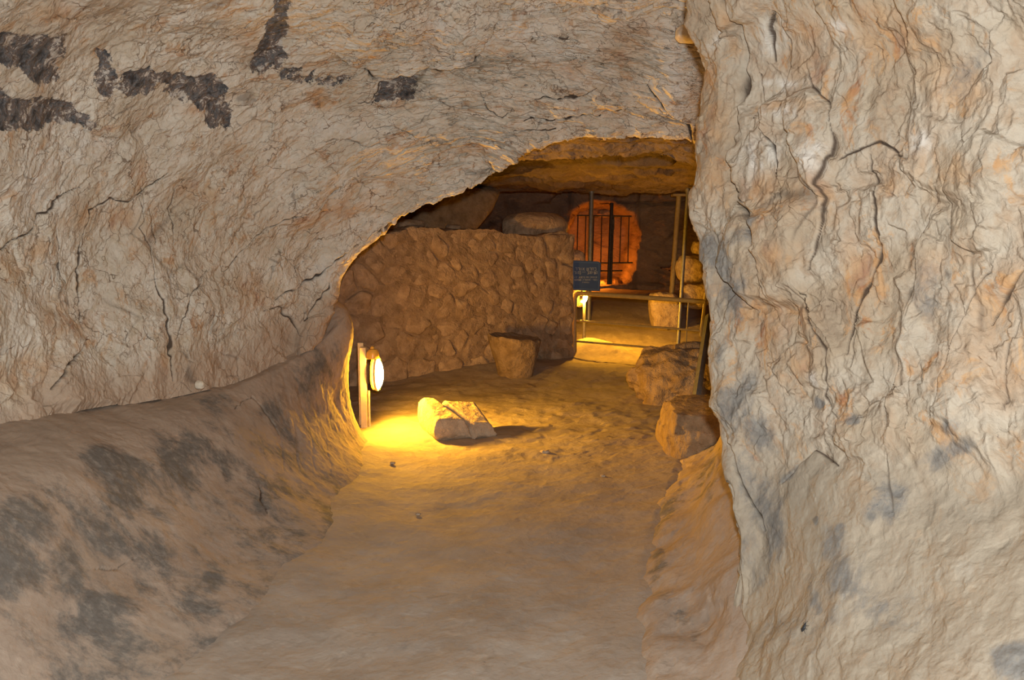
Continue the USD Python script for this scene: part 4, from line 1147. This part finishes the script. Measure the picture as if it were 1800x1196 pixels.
b = boulder((0.26, 0.3, 0.7), 57, 4, 0.05, 0.04, 4.5)
t = thing('upright_stone', 'narrow upright stone at the right end of the rubble wall behind the blue sign', 'stone', loc=at(1011, 490, 11.6))
obj('stone_body', b, 'loose_stone', t, smooth=40)

# ================================================================== IRON GATE and the lamp in the niche
gd = 14.35
gate = thing('iron_gate', 'dark iron gate of thin upright bars in front of the glowing orange niche', 'gate')
gz = lambda px, py: at(px, py, gd)
for px0, px1, y1, lower in ((1016, 1013, 379, 505), (1030, 1027, 379, 505), (1044, 1041, 379, 478), (1058, 1055.5, 379, 478), (1092, 1089, 379, 463), (1106, 1103.5, 379, 463)):
    obj('bar', tube([gz(px0, y1), gz(px1, lower)], 0.0085, 8), 'dark_iron', gate, smooth=50)
obj('gate_post', tube([gz(1075.5, 357), gz(1070, 500)], 0.028, 8), 'dark_iron', gate, smooth=50)
obj('gate_post', tube([gz(1078, 378), gz(1074, 500)], 0.016, 8), 'dark_iron', gate, smooth=50)
for y0, y1, x0, x1 in ((379, 380.5, 1014, 1110), (463, 462, 1022, 1112), (477, 476, 1022, 1094)):
    obj('cross_rail', tube([gz(x0, y0), gz(x1, y1)], 0.011, 8), 'dark_iron', gate, smooth=50)
obj('lock_box', move(bevel_box(0.05, 0.03, 0.17, 0.004), gz(1077, 395)), 'dark_iron', gate)
t = thing('niche_lamp', 'orange lamp hidden low in the niche behind the sign', 'lamp', loc=at(1040, 488, 15.45))
obj('bulb', trimesh.creation.icosphere(3, 0.05), 'niche_lamp_glow', t, smooth=True)
obj('socket', move(trimesh.creation.cylinder(0.03, 0.08, sections=16), (0, 0, -0.08)), 'dark_iron', t, smooth=40)
t = thing('dark_stone', 'dark stone wedged high in the glowing niche behind the gate bars', 'stone', loc=at(1062, 375, 15.35))
obj('stone_body', boulder((0.22, 0.25, 0.13), 61, 3, 0.1, 0.05, 3.0), 'mortar', t, smooth=35)

# ================================================================== a small insect on the pillar, a stone wedged above it all
vx_, vy_ = seen(Q.v)
k = np.argmin(np.hypot(vx_ - 1416, vy_ - 1104) + 1e3 * (np.linalg.norm(Q.v - EYE, axis=1) > 3.6))
o_, n_ = Q.v[k], Q.vn[k]
n_ = n_ if n_ @ (EYE - o_) > 0 else -n_
up_ = np.array([0.12, 0.0, 1.0]) - n_ * (np.array([0.12, 0.0, 1.0]) @ n_)
up_ /= np.linalg.norm(up_)
sx_ = np.cross(up_, n_)
frame = np.eye(4)
frame[:3, :3] = np.stack([sx_, up_, n_], 1)
frame[:3, 3] = o_
bug = thing('insect', 'small dark insect clinging head up to the lower part of the pillar wall', 'insect')


def on_wall(m):
    m = m.copy()
    m.apply_transform(frame)
    return m


zz = np.linspace(-1, 1, 25)
rad = np.interp(zz, [-1, -0.8, -0.4, 0.0, 0.22, 0.32, 0.5, 0.66, 0.74, 0.88, 1.0], [0.0, 0.55, 0.95, 1.0, 0.80, 0.66, 0.74, 0.50, 0.40, 0.34, 0.0])
bd = trimesh.creation.revolve(np.stack([np.maximum(rad, 0) * 0.0078, zz * 0.0165], 1), sections=20)
bd = move(bd, rx=-90)
bd.vertices[:, 2] *= 0.6
obj('body', on_wall(move(bd, (0, 0, 0.0055))), 'beetle_black', bug, smooth=True)
for sgn_ in (-1, 1):
    obj('antenna', on_wall(tube([(sgn_ * 0.0015, 0.0155, 0.006), (sgn_ * 0.004, 0.020, 0.007), (sgn_ * 0.007, 0.0235, 0.006)], 0.0005, 6)), 'beetle_black', bug, smooth=True)
    for y_, dy_ in ((0.007, 0.006), (0.001, -0.001), (-0.004, -0.010)):
        obj('leg', on_wall(tube([(sgn_ * 0.004, y_, 0.004), (sgn_ * 0.010, y_ + 0.4 * dy_, 0.006), (sgn_ * 0.014, y_ + dy_, 0.0005)], 0.0006, 6)), 'beetle_black', bug, smooth=True)
t = thing('wedged_stone', 'small grey stone wedged in the gap between the roof and the pillar top', 'stone', loc=at(1212, 60, 5.62))
obj('stone_body', boulder((0.17, 0.16, 0.10), 91, 3, 0.12, 0.06, 2.8), 'pale_stone', t, smooth=35)

# ================================================================== loose pebbles
t = thing('pebble', 'small white stone on the dusty ledge of the left wall', 'pebble', loc=at(351, 677, 5.22))
obj('stone_body', boulder((0.055, 0.05, 0.05), 71, 3, 0.1, 0.05, 2.6), 'pale_stone', t, smooth=35)
for k, (px, py, sz, lab) in enumerate(((958, 797, 0.045, 'lump of earth on the floor right of the grooved stone'), (690, 815, 0.025, 'small stone at the edge of the yellow light near the lamp post'), (735, 905, 0.02, 'little stone on the floor below the lamp post, nearest the camera'), (1060, 838, 0.025, 'little stone on the floor toward the pillar'))):
    p, d = ground_at(px, py)
    t = thing('pebble', lab, 'pebble', loc=p + np.array([0, 0, sz * 0.15]))
    obj('stone_body', boulder((sz * 1.5, sz * 1.2, sz * 0.8), 80 + k, 3, 0.12, 0.08, 2.4), 'loose_stone', t, smooth=35)
